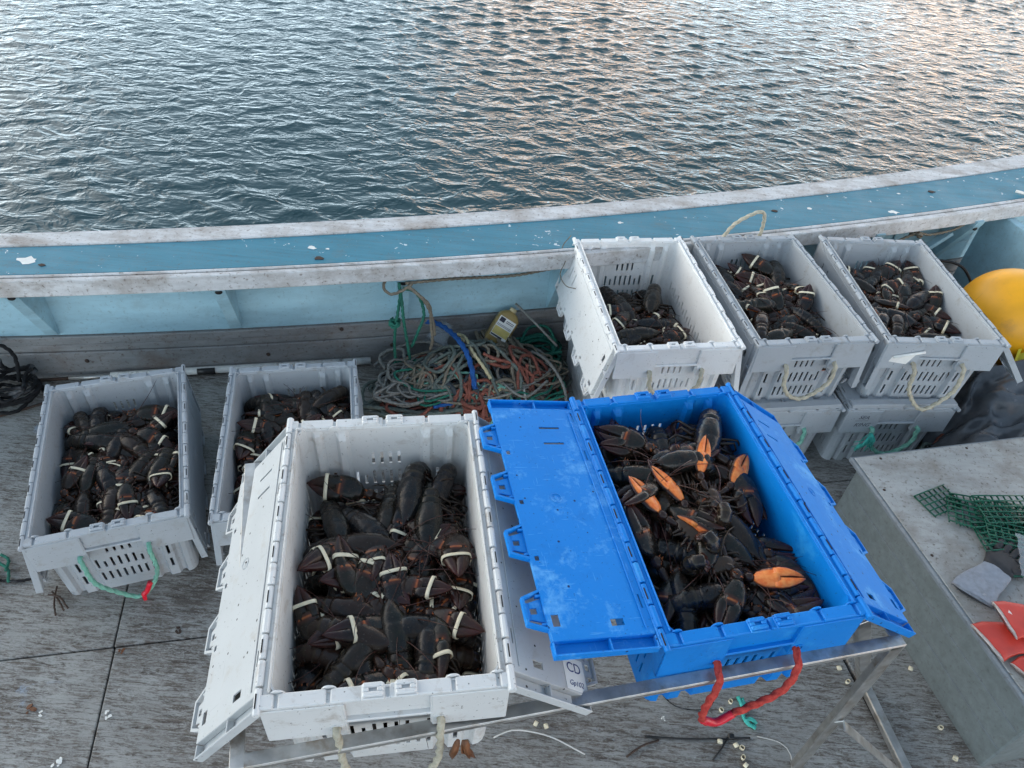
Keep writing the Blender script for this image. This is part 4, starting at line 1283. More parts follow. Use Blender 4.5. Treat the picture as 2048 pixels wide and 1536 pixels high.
rope_thing('rope_hank', 'thick hank of tan rope lying over the heap below the jug', hk, .0095, M['rope_tan'], RG)
rope_thing('rope_length', 'rust red rope winding across the rope heap', [[(-.62, 2.62, .06), (-.56, 2.76, .09), (-.40, 2.80, .12), (-.26, 2.82, .13)], [(-.61, 2.58, .07), (-.60, 2.46, .07), (-.46, 2.47, .10), (-.30, 2.52, .12), (-.18, 2.50, .12)], [(-.33, 2.74, .12), (-.36, 2.62, .14), (-.32, 2.48, .12), (-.31, 2.38, .06)], [(-.28, 2.73, .13), (-.30, 2.66, .14), (-.26, 2.58, .13), (-.2, 2.60, .12), (-.17, 2.52, .13), (-.14, 2.42, .10)], [(-.20, 2.64, .14), (-.16, 2.55, .15), (-.12, 2.45, .13), (-.12, 2.36, .06)], coil(-.17, 2.50, .05, .05, .07, 3, .05, 0, 33, .3)], .0098, M['rope_rust'], RG)
rope_thing('rope_bundle', 'small tangle of bright green rope in the middle of the heap', [coil(-.24, 2.76, .055, .045, .10, 4, .06, 0, 41, .4), coil(-.14, 2.80, .05, .04, .10, 3, .05, 0, 42, .4), [(-.27, 2.75, .15), (-.27, 2.64, .14), (-.29, 2.55, .13)], [(-.20, 2.50, .12), (-.11, 2.55, .12)]], .0070, M['rope_green'], RG)
rope_thing('rope_length', 'thick blue braided rope across the top of the rope heap', [[(-.46, 2.93, .22), (-.40, 2.90, .24), (-.32, 2.81, .265), (-.25, 2.69, .29), (-.20, 2.59, .27), (-.165, 2.49, .20)]], .0120, M['rope_blue'], RG, 12)
rope_thing('rope_length', 'frayed pale yellow twist of rope beside the blue rope', [[(-.29, 2.88, .20), (-.275, 2.85, .22), (-.24, 2.76, .275), (-.20, 2.66, .285), (-.14, 2.58, .265), (-.10, 2.55, .22)], [(-.275, 2.85, .17), (-.265, 2.87, .19), (-.25, 2.845, .18)], coil(-.10, 2.60, .035, .06, .12, 2, .02, .5, 51, .15)], .0078, M['rope_yellow'], RG)
rope_thing('rope_coil', 'dark green rope coil in the corner by the stacked crates', [coil(.11, 2.93, .11, .09, .05, 8, .08, .2, 6, .25), coil(.12, 2.72, .10, .09, .03, 4, .05, .2, 61, .3), [(.02, 2.95, .12), (.06, 3.02, .17), (.15, 3.03, .18), (.2, 2.96, .15)]], .0075, M['rope_green'], RG)
rope_thing('rope_length', 'stiff grey rope end arching beside the grey crate stack', [[(.03, 2.82, .16), (.10, 2.80, .19), (.18, 2.72, .19), (.25, 2.60, .15), (.27, 2.46, .08)]], .0075, M['rope_grey'], RG)
rope_thing('rope_length', 'long pale grey loop curling beside the half hidden crate', [[(-.62, 2.70, .08), (-.66, 2.76, .10), (-.62, 2.80, .12), (-.55, 2.79, .14), (-.52, 2.70, .15), (-.44, 2.62, .15), (-.38, 2.50, .14)], [(-.68, 2.72, .08), (-.60, 2.84, .10), (-.45, 2.88, .13), (-.33, 2.82, .14), (-.25, 2.72, .14)]], .0085, M['rope_grey'], RG)
rope_thing('rope_length', 'blue strands poking out of the grey coil', [[(-.38, 2.72, .13), (-.31, 2.74, .14), (-.27, 2.72, .13)], [(-.40, 2.64, .14), (-.34, 2.66, .145), (-.28, 2.65, .13)], [(-.35, 2.44, .11), (-.26, 2.47, .12)]], .0085, M['rope_blue'], RG)
rope_thing('rope_length', 'loose brown grey rope ends under the blue lid', [[(.02, 2.60, .10), (.12, 2.58, .12), (.22, 2.50, .10), (.3, 2.42, .07)], [(.0, 2.50, .08), (.1, 2.46, .10), (.2, 2.44, .08)], coil(.12, 2.56, .10, .07, .03, 4, .05, .2, 71, .3)], .0095, M['rope_tan'], RG)
rope_thing('rope_coil', 'little green rope coil inside the pale grey coil', [coil(-.52, 2.70, .06, .06, .06, 3, .03, 0, 43, .3)], .0070, M['rope_green'], RG)
def mound(x, y):
    c, s_ = math.cos(-.25), math.sin(-.25)
    dx, dy = x + .17, y - 2.68
    a, b = (dx * c - dy * s_) / .46, (dx * s_ + dy * c) / .24
    return max(0.0, .26 * (1 - a * a - b * b)), a * a + b * b
def tangle(seed, n=46):
    q = random.Random(seed); pts = []
    x, y = -.17 + q.uniform(-.3, .3), 2.68 + q.uniform(-.12, .12); hd = q.uniform(0, 6.28); tn = q.uniform(-1, 1)
    lift = q.uniform(.55, 1.05)
    for i in range(n):
        h, rr = mound(x, y)
        pts.append((x, y, .014 + h * lift + q.uniform(0, .012)))
        tn = .75 * tn + q.uniform(-.55, .55)
        if rr > .75:
            want = math.atan2(2.68 - y, -.17 - x); d = (want - hd + math.pi) % (2 * math.pi) - math.pi; tn = max(-1.2, min(1.2, d))
        hd += tn; x += .045 * math.cos(hd); y += .045 * math.sin(hd)
    return pts
for sd, mt, rr_, lb in ((201, 'rope_dark', .008, 'dark slate rope tangled through the heap'), (202, 'rope_tan', .0085, 'brown tan rope tangled through the left of the heap'), (203, 'rope_rust', .0085, 'brick red rope snaking through the heap'), (204, 'rope_grey', .0075, 'light grey rope snarled on top of the heap'), (205, 'rope_greygreen', .0085, 'olive grey rope snarled in the heap'), (206, 'rope_tan', .0075, 'thin brown rope knotted in the heap centre'), (207, 'rope_dark', .0075, 'thin slate rope deep in the heap'), (208, 'rope_rust', .007, 'thin brick red cord near the heap front'), (209, 'rope_mint', .0065, 'faded mint cord crossing the heap'), (210, 'rope_dark', .009, 'thick slate rope at the bottom of the heap')):
    rope_thing('rope_tangle', lb, [tangle(sd, 60), tangle(sd + 50, 50)], rr_, M[mt], RG, 8)
# ropes tied to the knees
kx = -.57; ky = side(2.985, .301, kx)
rope_thing('hanging_rope', 'green rope knotted and hanging from the bulwark knee', [[(kx + .03, ky - .12, .60), (kx + .045, ky - .145, .52), (kx + .05, ky - .14, .40), (kx + .06, ky - .13, .28), (kx + .07, ky - .12, .15)], [(kx + .04, ky - .13, .56), (kx + .02, ky - .14, .42), (kx + .01, ky - .14, .36), (kx + .0, ky - .13, .24), (kx + .0, ky - .12, .12)], [(kx + .05, ky - .13, .58), (kx + .11, ky - .12, .55), (kx + .14, ky - .12, .44), (kx + .11, ky - .12, .33), (kx + .08, ky - .12, .24)], coil(kx + .01, ky - .14, .02, .016, .36, 3, .03, 0, 81, .1)], .0072, M['rope_green'])
kx2 = .16; ky2 = side(2.985, .301, kx2)
rope_thing('hanging_rope', 'grey rope strung between two knees with a frayed hanging end', [[(kx - .03, ky - .10, .60), (kx - .035, ky - .135, .575), (kx, ky - .15, .555), (kx + .05, ky - .14, .575), (kx + .09, ky - .12, .60)], [(kx + .06, ky - .12, .60), (-.3, side(2.985, .301, -.3) - .11, .590), (-.05, side(2.985, .301, -.05) - .11, .585), (kx2 - .02, ky2 - .11, .605)], [(kx + .07, ky - .13, .59), (kx + .13, ky - .14, .55), (kx + .17, ky - .14, .50), (kx + .175, ky - .14, .40), (kx + .18, ky - .13, .30), (kx + .17, ky - .13, .24)], [(kx + .08, ky - .13, .59), (kx + .15, ky - .15, .53), (kx + .185, ky - .14, .42), (kx + .19, ky - .13, .33)]], .0068, M['rope_tan'])
k3 = 2.1; ky3 = side(2.985, .301, k3)
rope_thing('hanging_rope', 'thin tan rope tied under the gunwale above the yellow buoy', [[(1.70, side(2.985, .301, 1.7) - .1, .46), (1.92, side(2.985, .301, 1.92) - .12, .56), (2.06, ky3 - .13, .60), (2.14, ky3 - .11, .59), (2.28, side(2.985, .301, 2.28) - .12, .595), (2.36, side(2.985, .301, 2.36) - .11, .62)], coil(2.06, ky3 - .14, .02, .015, .58, 2, .02, 0, 91, .1)], .0068, M['rope_tan'])
# black braided rope at the far left
rope_thing('rope_coil', 'black rope flecked with white hanging in a hank at far left', [coil(-2.26, 2.33, .11, .10, .02, 7, .12, .3, 95, .25), [(-2.2, 2.34, .12), (-2.22, 2.40, .22), (-2.29, 2.42, .26), (-2.36, 2.40, .22), (-2.38, 2.36, .12)], [(-2.30, 2.42, .27), (-2.33, 2.43, .20), (-2.28, 2.38, .14)]], .0085, M['rope_black'])
rope_thing('rope_end', 'frayed green rope scrap at the left edge of the deck', [[(-1.86, 1.50, .012), (-1.80, 1.47, .014), (-1.77, 1.42, .012)], [(-1.84, 1.47, .012), (-1.80, 1.40, .012)], [(-1.86, 1.53, .012), (-1.82, 1.51, .012), (-1.80, 1.46, .02)]], .0055, M['rope_green'])
rope_thing('cord', 'black cord running under the far left crate', [[(-2.1, 1.42, .008), (-1.85, 1.425, .008), (-1.74, 1.43, .008), (-1.66, 1.46, .008)]], .0055, M['rope_black'], n=7)

# white pole along the foot of the bulwark
def wp(x, z, dy=.05): return (x, side(3.047, .301, x) - dy, z)
po = empty('pole', (0, 0, 0), 0, 'long white pole with a metal ferrule lying along the bulwark foot', 'pole')
MB().add(tube([wp(-1.90, .03, .035), wp(-.72, .03, .03)], .0185, 12), 0, True).build('shaft', M['pvc'], po)
MB().add(tube([wp(-2.08, .028, .04), wp(-1.895, .03, .035)], .0105, 10), 0, True).build('ferrule', M['steel'], po)
MB().add(tube([wp(-2.22, .026, .045), wp(-2.07, .028, .04)], .0085, 8), 0, True).build('wooden_tip', M['twig'], po)
MB().add(tube([wp(-1.52, .031, .033), wp(-1.44, .031, .032)], .0170, 12), 0, True).build('tape_wrap', M['black_plastic'], po)
tag(MB().add(tube(smooth_path([(-2.45, 2.10, .01), (-2.2, 2.27, .01), (-2.02, 2.42, .01)], .03), .006, 7), 0, True).build('stick', M['twig']), 'thin dark stick on the deck beside the black rope', 'stick')

# jug, cup and sticks on the heap
jg = empty('jug', (-.115, 2.905, .145), 0, 'amber plastic jug with a yellow and white label leaning on the bulwark', 'jug')
jg.rotation_euler = (R(-38), R(28), R(-8))
def rrect(hw, hd, z, n=20, e=.35):
    return [(hw * math.copysign(abs(math.cos(6.283 * i / n)) ** e, math.cos(6.283 * i / n)), hd * math.copysign(abs(math.sin(6.283 * i / n)) ** e, math.sin(6.283 * i / n)), z) for i in range(n)]
MB().add(loft([rrect(.050, .026, 0), rrect(.056, .031, .006), rrect(.057, .032, .13), rrect(.053, .030, .155), rrect(.034, .022, .175, e=.6), rrect(.018, .018, .182, e=1)]), 0, True).build('bottle', M['amber'], jg)
MB().add(revolve([(.0005, 0), (.019, 0), (.019, .018), (.017, .021), (.0005, .021)], 16), 0, True).build('cap', M['rope_yellow'], jg).location = (0, 0, .180)
MB().add(cbox(-.045, .045, -.0335, -.0326, .030, .140, .0003)).build('label', M['paper'], jg)
MB().add(cbox(-.043, .043, -.0342, -.0338, .045, .085, .0003)).build('label_band', M['label_yellow'], jg)
MB().add(cbox(-.043, .020, -.0342, -.0338, .034, .042, .0003)).add(cbox(-.04, -.012, -.0342, -.0338, .112, .136, .0003)).add(cbox(-.004, .038, -.0342, -.0338, .118, .121, .0003)).add(cbox(-.004, .038, -.0342, -.0338, .126, .129, .0003)).add(cbox(-.04, .038, -.0342, -.0338, .098, .100, .0003)).add(cbox(-.04, .038, -.0342, -.0338, .092, .094, .0003)).build('label_print', M['ink'], jg)

def sheet(name, mat, nx, ny, fn, label=None, cat=None, sm=True, parent=None):
    v = [fn(i / nx, j / ny) for j in range(ny + 1) for i in range(nx + 1)]
    f = [(j * (nx + 1) + i, j * (nx + 1) + i + 1, (j + 1) * (nx + 1) + i + 1, (j + 1) * (nx + 1) + i) for j in range(ny) for i in range(nx)]
    o = MB().add((v, f), 0, sm).build(name, mat, parent, False)
    return tag(o, label, cat) if label else o
def nz(x, y, z=0.0): return mnoise.noise(Vector((x, y, z)))
def ridge(x, y, z=0.0): return 1 - abs(mnoise.noise(Vector((x, y, z)))) * 2
def cupf(u, t):
    a = u * 6.283; r = (.062 - .030 * t) * (1 + .22 * nz(math.cos(a) * 1.6, math.sin(a) * 1.6, t * 3))
    return (r * math.cos(a), r * math.sin(a), .125 * t + .010 * nz(a, t * 3, 2))
cu = sheet('plastic_cup', M['film'], 28, 10, cupf, 'crushed clear plastic cup lying on the rope heap', 'cup')
cu.location = (-.40, 2.845, .145); cu.rotation_euler = (R(65), R(15), R(150))
tag(MB().add(tube([(-.02, 3.0, .33), (.10, 2.93, .26), (.205, 2.87, .19)], [.0065, .006, .006], 8), 0, True).build('stick', M['rope_grey']), 'pale thin stick leaning across the dark green coil', 'stick')
tag(MB().add(tube(smooth_path([(.075, 2.52, .12), (.035, 2.68, .17), (.028, 2.74, .18), (.05, 2.77, .18), (.09, 2.76, .17)], .015), .0055, 8), 0, True).build('bent_rod', M['string']), 'bent pale rod sticking out behind the blue lid', 'rod')

# ================================================================== gear at the right
by = empty('buoy', (2.44, 3.15, .42), 0, 'large round yellow buoy beside the right grey crate', 'buoy')
prof = [(.0005, -.245)] + [(.245 * math.cos(t) * (1 if abs(t) < 1.45 else 1), .25 * math.sin(t)) for t in [R(-80 + 10 * i) for i in range(17)]] + [(.0005, .252)]
MB().add(revolve(prof, 36), 0, True).build('ball', M['buoy'], by)
MB().add(loft([[((.246 + dr) * math.cos(6.283 * j / 48), (.246 + dr) * math.sin(6.283 * j / 48), z) for j in range(48)] for dr, z in ((-.002, -.003), (.0012, -.002), (.0012, .002), (-.002, .003))], False), 0, True).build('seam', M['buoy'], by).rotation_euler = (R(62), R(30), 0)
by.rotation_euler = (R(20), R(-15), 0)
def tarpf(u, t):
    x, y = 1.98 + .85 * u, 2.30 + .72 * t
    h = .10 + .20 * math.exp(-((u - .55) ** 2 / .12 + (t - .60) ** 2 / .10)) + .11 * ridge(x * 3.2 + y * 1.5, y * 7 - x * 2.5) + .03 * ridge(x * 9, y * 14, 3) + .05 * nz(x * 4, y * 4)
    e = min(u, 1 - u, t, 1 - t)
    h = h * min(1, e * 7 + .18)
    return (x + .05 * nz(x * 5, y * 5, 7) + .02 * u, y + .05 * nz(x * 5, y * 5, 9) + .18 * (u - .5) * (1 - t), .02 + max(.0, h))
sheet('plastic_sheet', M['black_tarp'], 70, 60, tarpf, 'crumpled shiny black plastic sheet heaped beside the crate stack', 'plastic sheet')
def silf(u, t):
    x, y = 1.99 + .36 * u, 2.30 + .26 * t
    h = .10 * math.sin(math.pi * u) ** .6 * math.sin(math.pi * t) ** .6 + .05 * ridge(x * 22 + 3 * y, y * 9, 5) * math.sin(math.pi * t) + .02 * nz(x * 30, y * 30)
    return (x + .02 * nz(x * 9, y * 9), y + .03 * nz(x * 9, y * 9, 4) + .12 * u, .05 + max(0, h))
sheet('plastic_bag', M['silver_bag'], 50, 36, silf, 'wrinkled grey film bag behind the hatch box', 'bag')
def navf(u, t):
    x, y = 2.27 + .34 * u, 2.35 + .24 * t
    h = .13 * (math.sin(math.pi * u) * math.sin(math.pi * t)) ** .5 + .03 * nz(x * 16, y * 16, 2)
    return (x, y + .1 * u, .03 + max(0, h))
sheet('cloth_bag', M['navy'], 30, 24, navf, 'dark navy bag behind the hatch box at right edge', 'bag')
yl = MB()
yl.add(prism([(-.05, -.09), (.05, -.09), (.075, .10), (-.03, .10)], -.006, .006, 'z')); yl.add(prism([(-.05, -.09), (-.038, -.09), (-.018, .10), (-.03, .10)], -.006, .035, 'z')); yl.add(prism([(.038, -.09), (.05, -.09), (.075, .10), (.063, .10)], -.006, .035, 'z'))
yl = tag(yl.build('yellow_bracket', M['yellow']), 'bright yellow plastic channel piece at the right edge', 'plastic piece')
yl.location = (2.44, 2.88, .37); yl.rotation_euler = (R(40), R(-15), R(-28))
def redf(u, t):
    x, y = 2.36 + .30 * u, 2.74 + .34 * t
    return (x, y, .05 + .24 * (math.sin(math.pi * u) * math.sin(math.pi * t)) ** .5 + .03 * nz(x * 12, y * 12))
sheet('red_cloth', M['red_cloth'], 24, 24, redf, 'dark red cloth under the yellow piece at right edge', 'cloth')
rope_thing('rope_coil', 'grey green rope coil between right crate stack and black sheet', [coil(2.10, 2.93, .12, .11, .06, 7, .22, .3, 97, .25), coil(2.02, 2.45, .07, .10, .02, 4, .06, .2, 98, .25), coil(1.90, 2.36, .12, .05, .015, 3, .03, .2, 99, .2)], .0085, M['rope_greygreen'])
rope_thing('rope_coil', 'rust red rope scraps beside the marked closed crate', [coil(1.98, 2.40, .09, .06, .02, 3, .04, .3, 101, .3), [(1.95, 2.45, .06), (2.05, 2.58, .10), (2.16, 2.66, .16)]], .0095, M['rope_rust'])
tag(MB().add(tube(smooth_path([(2.02, 3.45, .44), (2.16, 3.50, .50), (2.30, 3.47, .50), (2.38, 3.40, .40), (2.38, 3.36, .3)], .02), .0075, 9), 0, True).build('hose', M['black_plastic']), 'black hose arching behind the yellow buoy', 'hose')
tag(MB().add(tube(smooth_path([(2.60, 3.52, .30), (2.61, 3.56, .38), (2.62, 3.60, .42)], .02), .02, 8), 0, True).build('red_fitting', M['rope_rust']), 'small red fitting in the corner behind the buoy', 'fitting')
tag(MB().add(tube([(2.70, 3.98, .712), (2.86, 3.90, .712)], .008, 8), 0, True).build('stick', M['pvc']), 'short white stick lying on the blue gunwale board', 'stick')

# ---- things on the hatch box: green wire mesh, gloves, bag
def mesh_panel(x, y, rz, w, h, z, label, sp=.025, tilt=0.0):
    m = MB(); r = .0030
    nx, ny = int(w / sp), int(h / sp)
    for i in range(nx + 1):
        m.add(tube([(i * sp, -.004, 0), (i * sp, ny * sp * .5, .003 * math.sin(i)), (i * sp, ny * sp + .004, 0)], r, 6), 0, True)
    for j in range(ny + 1):
        m.add(tube([(-.004, j * sp, r * 1.7), (nx * sp + .004, j * sp, r * 1.7)], r, 6), 0, True)
    o = tag(m.build('wire_mesh', M['mesh_green'], None, False), label, 'wire mesh', 'green wire mesh pieces on the hatch box')
    o.location = (x, y, z); o.rotation_euler = (tilt, 0, rz)
    return o
mesh_panel(1.607, 1.815, R(28), .17, .12, BOXT + .004, 'green wire mesh piece at the bottom left of the mesh stack')
mesh_panel(1.685, 1.780, R(-6), .30, .17, BOXT + .009, 'wide green wire mesh piece at the back of the stack')
mesh_panel(1.645, 1.790, R(-16), .28, .14, BOXT + .015, 'green wire mesh piece tilted across the middle of the stack')
mesh_panel(1.735, 1.560, R(4), .30, .23, BOXT + .021, 'front green wire mesh piece partly under the grey glove')
mesh_panel(1.745, 1.660, R(12), .20, .10, BOXT + .028, 'small green wire mesh piece on top of the stack')
mesh_panel(1.750, 1.700, R(-12), .26, .20, BOXT + .034, 'green wire mesh piece lying skewed on top beside the bag')
mesh_panel(1.775, 1.775, R(7), .24, .15, BOXT + .040, 'topmost green wire mesh piece at the right of the stack')
mesh_panel(1.845, 1.400, R(3), .20, .06, BOXT + .004, 'green wire mesh scrap peeking out above the red gloves')

def flat_tube(path, hw, ht, n=16):
    P = [Vector(p) for p in path]; rings = []
    for i, p in enumerate(P):
        d = (P[min(i + 1, len(P) - 1)] - P[max(i - 1, 0)]).normalized()
        w = Vector((0, 0, 1)).cross(d).normalized(); u = d.cross(w)
        rings.append([p + w * (hw[i] * math.cos(6.283 * j / n)) + u * (ht[i] * math.copysign(abs(math.sin(6.283 * j / n)) ** .7, math.sin(6.283 * j / n))) for j in range(n)])
    return rings
def glove(label, loc, rz, mats, lining=True, z=0.0, w=1.0, cap=True, flip=1):
    g_ = empty('glove', loc, rz, label, 'glove')
    st4 = [0, .03, .08, .13, .17, .20, .24, .27]
    hw = [.068, .064, .056, .050, .046, .048, .052, .050]; ht = [.011, .009, .009, .011, .013, .014, .014, .012]
    rings = flat_tube([(x, .006 * math.sin(x * 30), .017 + .003 * math.sin(x * 40)) for x in st4], [a * w for a in hw], ht)
    for i, rr in enumerate(rings):           # soft wrinkles
        for k, p in enumerate(rr): rr[k] = p + Vector((0, 0, .008 * nz(p.x * 22, p.y * 26, rz + 1) + .003 * nz(p.x * 60, p.y * 60, rz)))
    MB().add(loft(rings[:5], False), 0, True).build('cuff', mats[0], g_, False)
    palm = MB().add(loft(rings[4:], True), 0, True)
    for i, (y, L, a) in enumerate(((-.036, .062, -8), (-.012, .078, -2), (.012, .074, 3), (.035, .060, 9))):
        q0 = Vector((.262, y * w, .017)); d = Vector((math.cos(R(a)), math.sin(R(a)), .05))
        pts = [q0, q0 + d * L * .45 + Vector((0, 0, .006)), q0 + d * L * .85 + Vector((0, 0, .002)), q0 + d * L + Vector((0, 0, -.004))]
        palm.add(loft(flat_tube(pts, [.0125, .0125, .0105, .004], [.0125, .012, .010, .004], 10)), 0, True)
    q0 = Vector((.205, -flip * .04, .016)); pts = [q0, q0 + Vector((.025, -flip * .022, .002)), q0 + Vector((.055, -flip * .032, 0)), q0 + Vector((.068, -flip * .034, -.003))]
    palm.add(loft(flat_tube(pts, [.017, .015, .012, .004], [.013, .013, .011, .004], 10)), 0, True)
    palm.build('hand', mats[1], g_, False)
    if lining:
        r0 = rings[0]; c = sum(r0, Vector()) / len(r0)
        ri = [[c + (p - c) * 1.02 + Vector((-.0015, 0, 0)) for p in r0], [c + (p - c) * .90 + Vector((-.001, 0, 0)) for p in r0], [c + (p - c) * .86 + Vector((.03, 0, 0)) for p in r0]]
        MB().add(loft(ri, True), 0, True).build('lining', mats[2], g_, False)
    return g_
glove('grey rubber glove with black fingers lying on the wire mesh', (1.600, 1.468, BOXT + .006), R(43), (M['glove_grey'], M['glove_black'], M['glove_grey']), True, w=1.05)
glove('lowest red rubber glove nearest the corner of the hatch box', (1.672, 1.185, BOXT), R(30), (M['glove_red'], M['glove_red'], M['glove_lining']))
glove('red rubber glove under the printed red glove', (1.582, 1.300, BOXT + .002), R(14), (M['glove_red'], M['glove_red'], M['glove_lining']))
gp = glove('topmost red rubber glove with white print on its cuff', (1.655, 1.372, BOXT + .028), R(2), (M['glove_red'], M['glove_red'], M['glove_lining']))
pm = MB()
for i in range(11):
    a = R(40 + 28 * i); T = Matrix.Translation((.088 + .020 * math.cos(a), -.004 + .020 * math.sin(a), .0338)) @ Matrix.Rotation(a, 4, 'Z')
    pm.add(cbox(-.002, .002, -.0026, .0026, 0, .0012, .0002), T=T)
pm.add(cbox(.080, .098, -.0055, -.0035, .0335, .0350, .0002)); pm.add(cbox(.086, .089, -.014, .006, .0335, .0350, .0002)); pm.add(cbox(.080, .096, .0015, .0035, .0335, .0350, .0002))
pm.build('print', M['print_white'], gp)
def filmf(u, t):
    x, y = .02 + .26 * u + .03 * nz(u * 3, t * 3, 5), -.02 + .19 * t + .03 * nz(u * 3, t * 3, 8)
    return (x, y, .012 + .035 * u + .030 * ridge(x * 12, y * 10, 1) * (.3 + u) + .008 * nz(x * 40, y * 40))
fm = sheet('plastic_bag', M['film'], 30, 26, filmf, 'clear plastic bag lying on the grey glove at right edge', 'bag')
fm.location = (1.775, 1.580, BOXT + .03); fm.rotation_euler = (0, 0, R(-18))
fm2 = sheet('plastic_bag', M['film'], 20, 20, lambda u, t: (.16 * u, .14 * t, .02 + .05 * math.sin(2 * u) * math.sin(3 * t) + .01 * ridge(u * 4, t * 4)), 'clear plastic bag beside the green mesh at right edge', 'bag')
fm2.location = (1.94, 1.80, BOXT + .005)
# ================================================================== litter on the deck
def bandlet():
    rr = []
    for x, q in ((-.006, .86), (-.006, 1), (.006, 1), (.006, .86)):
        rr.append([(x, .0085 * q * math.cos(6.283 * j / 16), .0068 * q * math.sin(6.283 * j / 16) + .0068) for j in range(16)])
    v, f = loft(rr, False)
    f += [(48 + j, 48 + (j + 1) % 16, (j + 1) % 16, j) for j in range(16)]
    return MB().add((v, f), 0, True).mesh('loose_band', [M['band']])
BL2 = bandlet()
for i, (x, y, lab) in enumerate(((1.284, 1.393, 'on the seam behind the stand leg'), (1.298, 1.349, 'just below the one on the seam'), (1.554, 1.418, 'at the foot of the hatch box'), (.869, 1.232, 'just under the blue crate'), (.82, 1.193, 'beside the red rope loop'),
        (.805, 1.089, 'touching the black cable tie'), (.858, 1.082, 'topmost of the little heap by the cable tie'), (.873, 1.070, 'second of the little heap by the cable tie'), (.869, 1.046, 'third of the little heap by the cable tie'), (.880, 1.020, 'lowest of the little heap by the cable tie'),
        (.187, 1.09, 'left of the pair beside the front white crate'), (.221, 1.085, 'right of the pair beside the front white crate'), (1.600, 1.106, 'at the box foot in the lower right corner'), (1.590, 1.213, 'halfway along the foot of the box'))):
    b = link('rubber_band', BL2); b.location = (x, y, .001 if x < 1.27 else .0045); q = random.Random(i)
    up = q.random() < .4
    b.rotation_euler = (0, R(90) if up else 0, q.uniform(0, 6.28))
    if up: b.location.z += .0062; 
    tag(b, 'loose yellow rubber band ' + lab, 'rubber band', 'loose rubber bands on the deck')
tag(MB().add(tube(smooth_path([(.553, 1.084, .003), (.72, 1.09, .004), (.911, 1.112, .004)], .02), .0034, 6), 0, True).add(tube([(.845, 1.118, .006), (.81, 1.07, .004), (.774, 1.028, .003)], .003, 6), 0, True).add(cbox(.836, .856, 1.100, 1.118, .001, .012, .002)).build('cable_tie', M['black_plastic']), 'black cable tie lying on the deck under the red rope', 'cable tie')
tag(MB().add(tube(smooth_path([(.600, 1.076, .003), (.54, 1.05, .006), (.488, 1.012, .003)], .02), .0035, 6), 0, True).build('twig', M['twig']), 'brown twig beside the left end of the cable tie', 'twig')
tag(MB().add(tube(smooth_path([(.936, 1.12, .003), (1.011, 1.106, .003), (1.04, 1.068, .003), (1.028, 1.00, .003)], .02), .0017, 5), 0, True).build('string', M['string']), 'thin white string curving beside the stand leg', 'string')
tag(MB().add(tube(smooth_path([(.05, 1.033, .003), (.09, 1.055, .005), (.135, 1.062, .012), (.236, 1.05, .012), (.352, 1.008, .003)], .02), .0026, 6), 0, True).build('wire', M['string']), 'stiff white wire on the deck beside the front white crate', 'wire')
rope_thing('twine_scrap', 'teal twine scrap on the deck under the red rope loop', [[(.892, 1.25, .008), (.902, 1.21, .010), (.900, 1.175, .009), (.915, 1.155, .009), (.935, 1.145, .009)], [(.905, 1.245, .008), (.910, 1.20, .010)], [(.90, 1.165, .010), (.925, 1.172, .012), (.94, 1.16, .008)]], .0072, M['tape_teal'], cat='twine')
rope_thing('cord', 'thin black thread looping under the blue crate', [[(.60, 1.26, .01), (.66, 1.20, .005), (.74, 1.19, .005), (.80, 1.22, .005), (.80, 1.28, .01)]], .0022, M['rope_black'], n=5, cat='thread')
rd = random.Random(8)
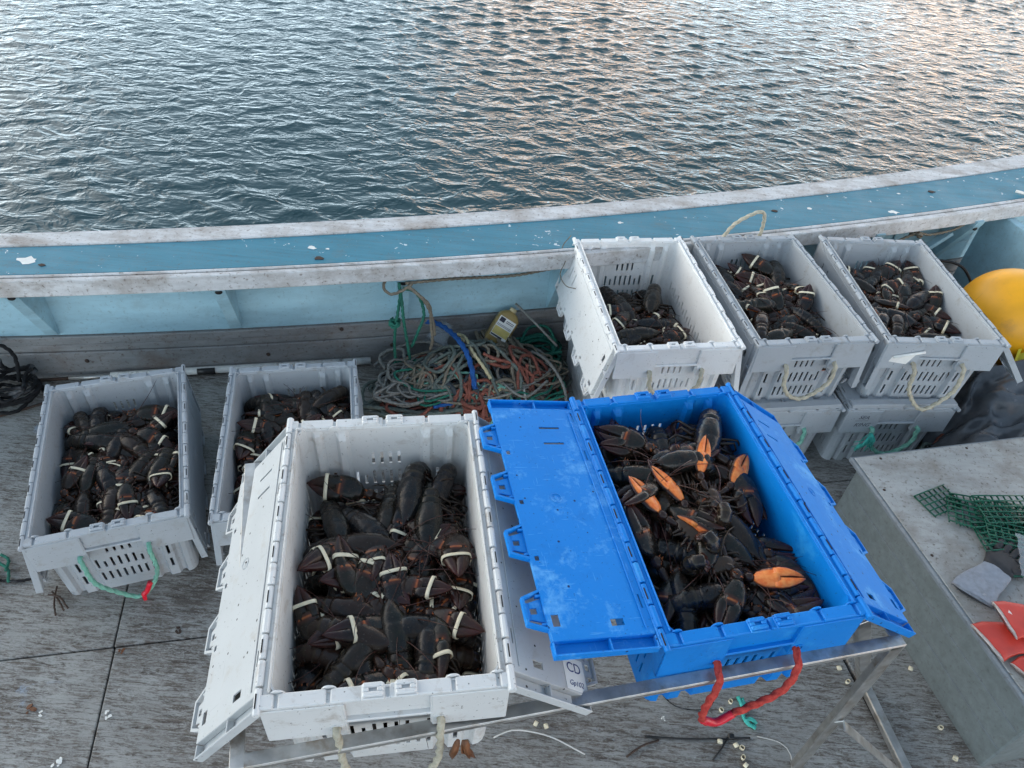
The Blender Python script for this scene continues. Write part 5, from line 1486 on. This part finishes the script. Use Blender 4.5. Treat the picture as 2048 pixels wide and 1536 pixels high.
for i, (x, y, r, mt, lab) in enumerate(((-1.205, .989, .012, 'paper', 'broken white shell chip beside the deck seam'), (-1.454, .981, .016, 'kelp', 'brown debris scrap on the left deck panel'), (-1.262, 1.203, .010, 'kelp', 'small dirt clump on the deck seam crossing'), (-1.10, 1.300, .012, 'twig', 'dark dirt clump on the deck near the white lid'), (-1.288, .834, .014, 'paper', 'white film scrap at the bottom left corner'), (-1.415, .972, .008, 'paper', 'tiny white chip beside the brown debris scrap'), (.62, 1.15, .006, 'paper', 'white fleck on the deck below the red rope'))):
    m = MB()
    for q in range(5):
        T = Matrix.Translation((rd.uniform(-r, r), rd.uniform(-r, r), .002)) @ Matrix.Rotation(rd.uniform(0, 6), 4, 'Z') @ Matrix.Rotation(rd.uniform(-.3, .3), 4, 'X')
        k = r * rd.uniform(.2, .5); m.add(prism([(k * (.6 + .5 * rd.random()) * math.cos(6.283 * j / 7) * 1.4, k * (.6 + .5 * rd.random()) * math.sin(6.283 * j / 7)) for j in range(7)], 0, .003, 'z'), T=T)
    o = tag(m.build('debris', M[mt]), lab, 'debris', kind='thing'); o.location = (x, y, 0)
rope_thing('twig_bunch', 'dry brown twigs beside the far left crate', [[(-1.60, 1.40, .01), (-1.55, 1.36, .02), (-1.52, 1.33, .01)], [(-1.60, 1.38, .02), (-1.55, 1.37, .03), (-1.51, 1.34, .01)], [(-1.59, 1.42, .015), (-1.57, 1.36, .012), (-1.54, 1.31, .008)]], .0035, M['twig'], n=6, cat='twigs')
# kelp hanging at the front skirt of the white crate
kp = MB(); rk = random.Random(4)
for i in range(9):
    a = rk.uniform(-1, 1); L = rk.uniform(.05, .085)
    pts = [Vector((a * .012, 0, 0)), Vector((a * .02, -.008, -L * .45)), Vector((a * .035, -.006 + rk.uniform(-.01, .01), -L))]
    kp.add(loft(flat_tube([Vector((p.x, p.y, p.z)) for p in smooth_path(pts, .012)], [.003 + .006 * math.sin(3.1 * q / len(smooth_path(pts, .012))) for q in range(len(smooth_path(pts, .012)))], [.0012] * len(smooth_path(pts, .012)), 6)), 0, True)
kp = tag(kp.build('kelp', M['kelp'], None, False), 'dry brown kelp hanging under the front white crate skirt', 'kelp')
kp.location = (-.035, .668, .862)
# thin wire on the rear white crate's left lid
tag(MB().add(tube(smooth_path([(.205, 3.0, .742), (.17, 2.96, .70), (.19, 2.90, .67), (.17, 2.86, .62), (.20, 2.80, .60), (.24, 2.74, .63)], .02), .0022, 5), 0, True).build('wire', M['rope_tan']), 'thin rusty wire trailing over the rear white crate lid', 'wire')
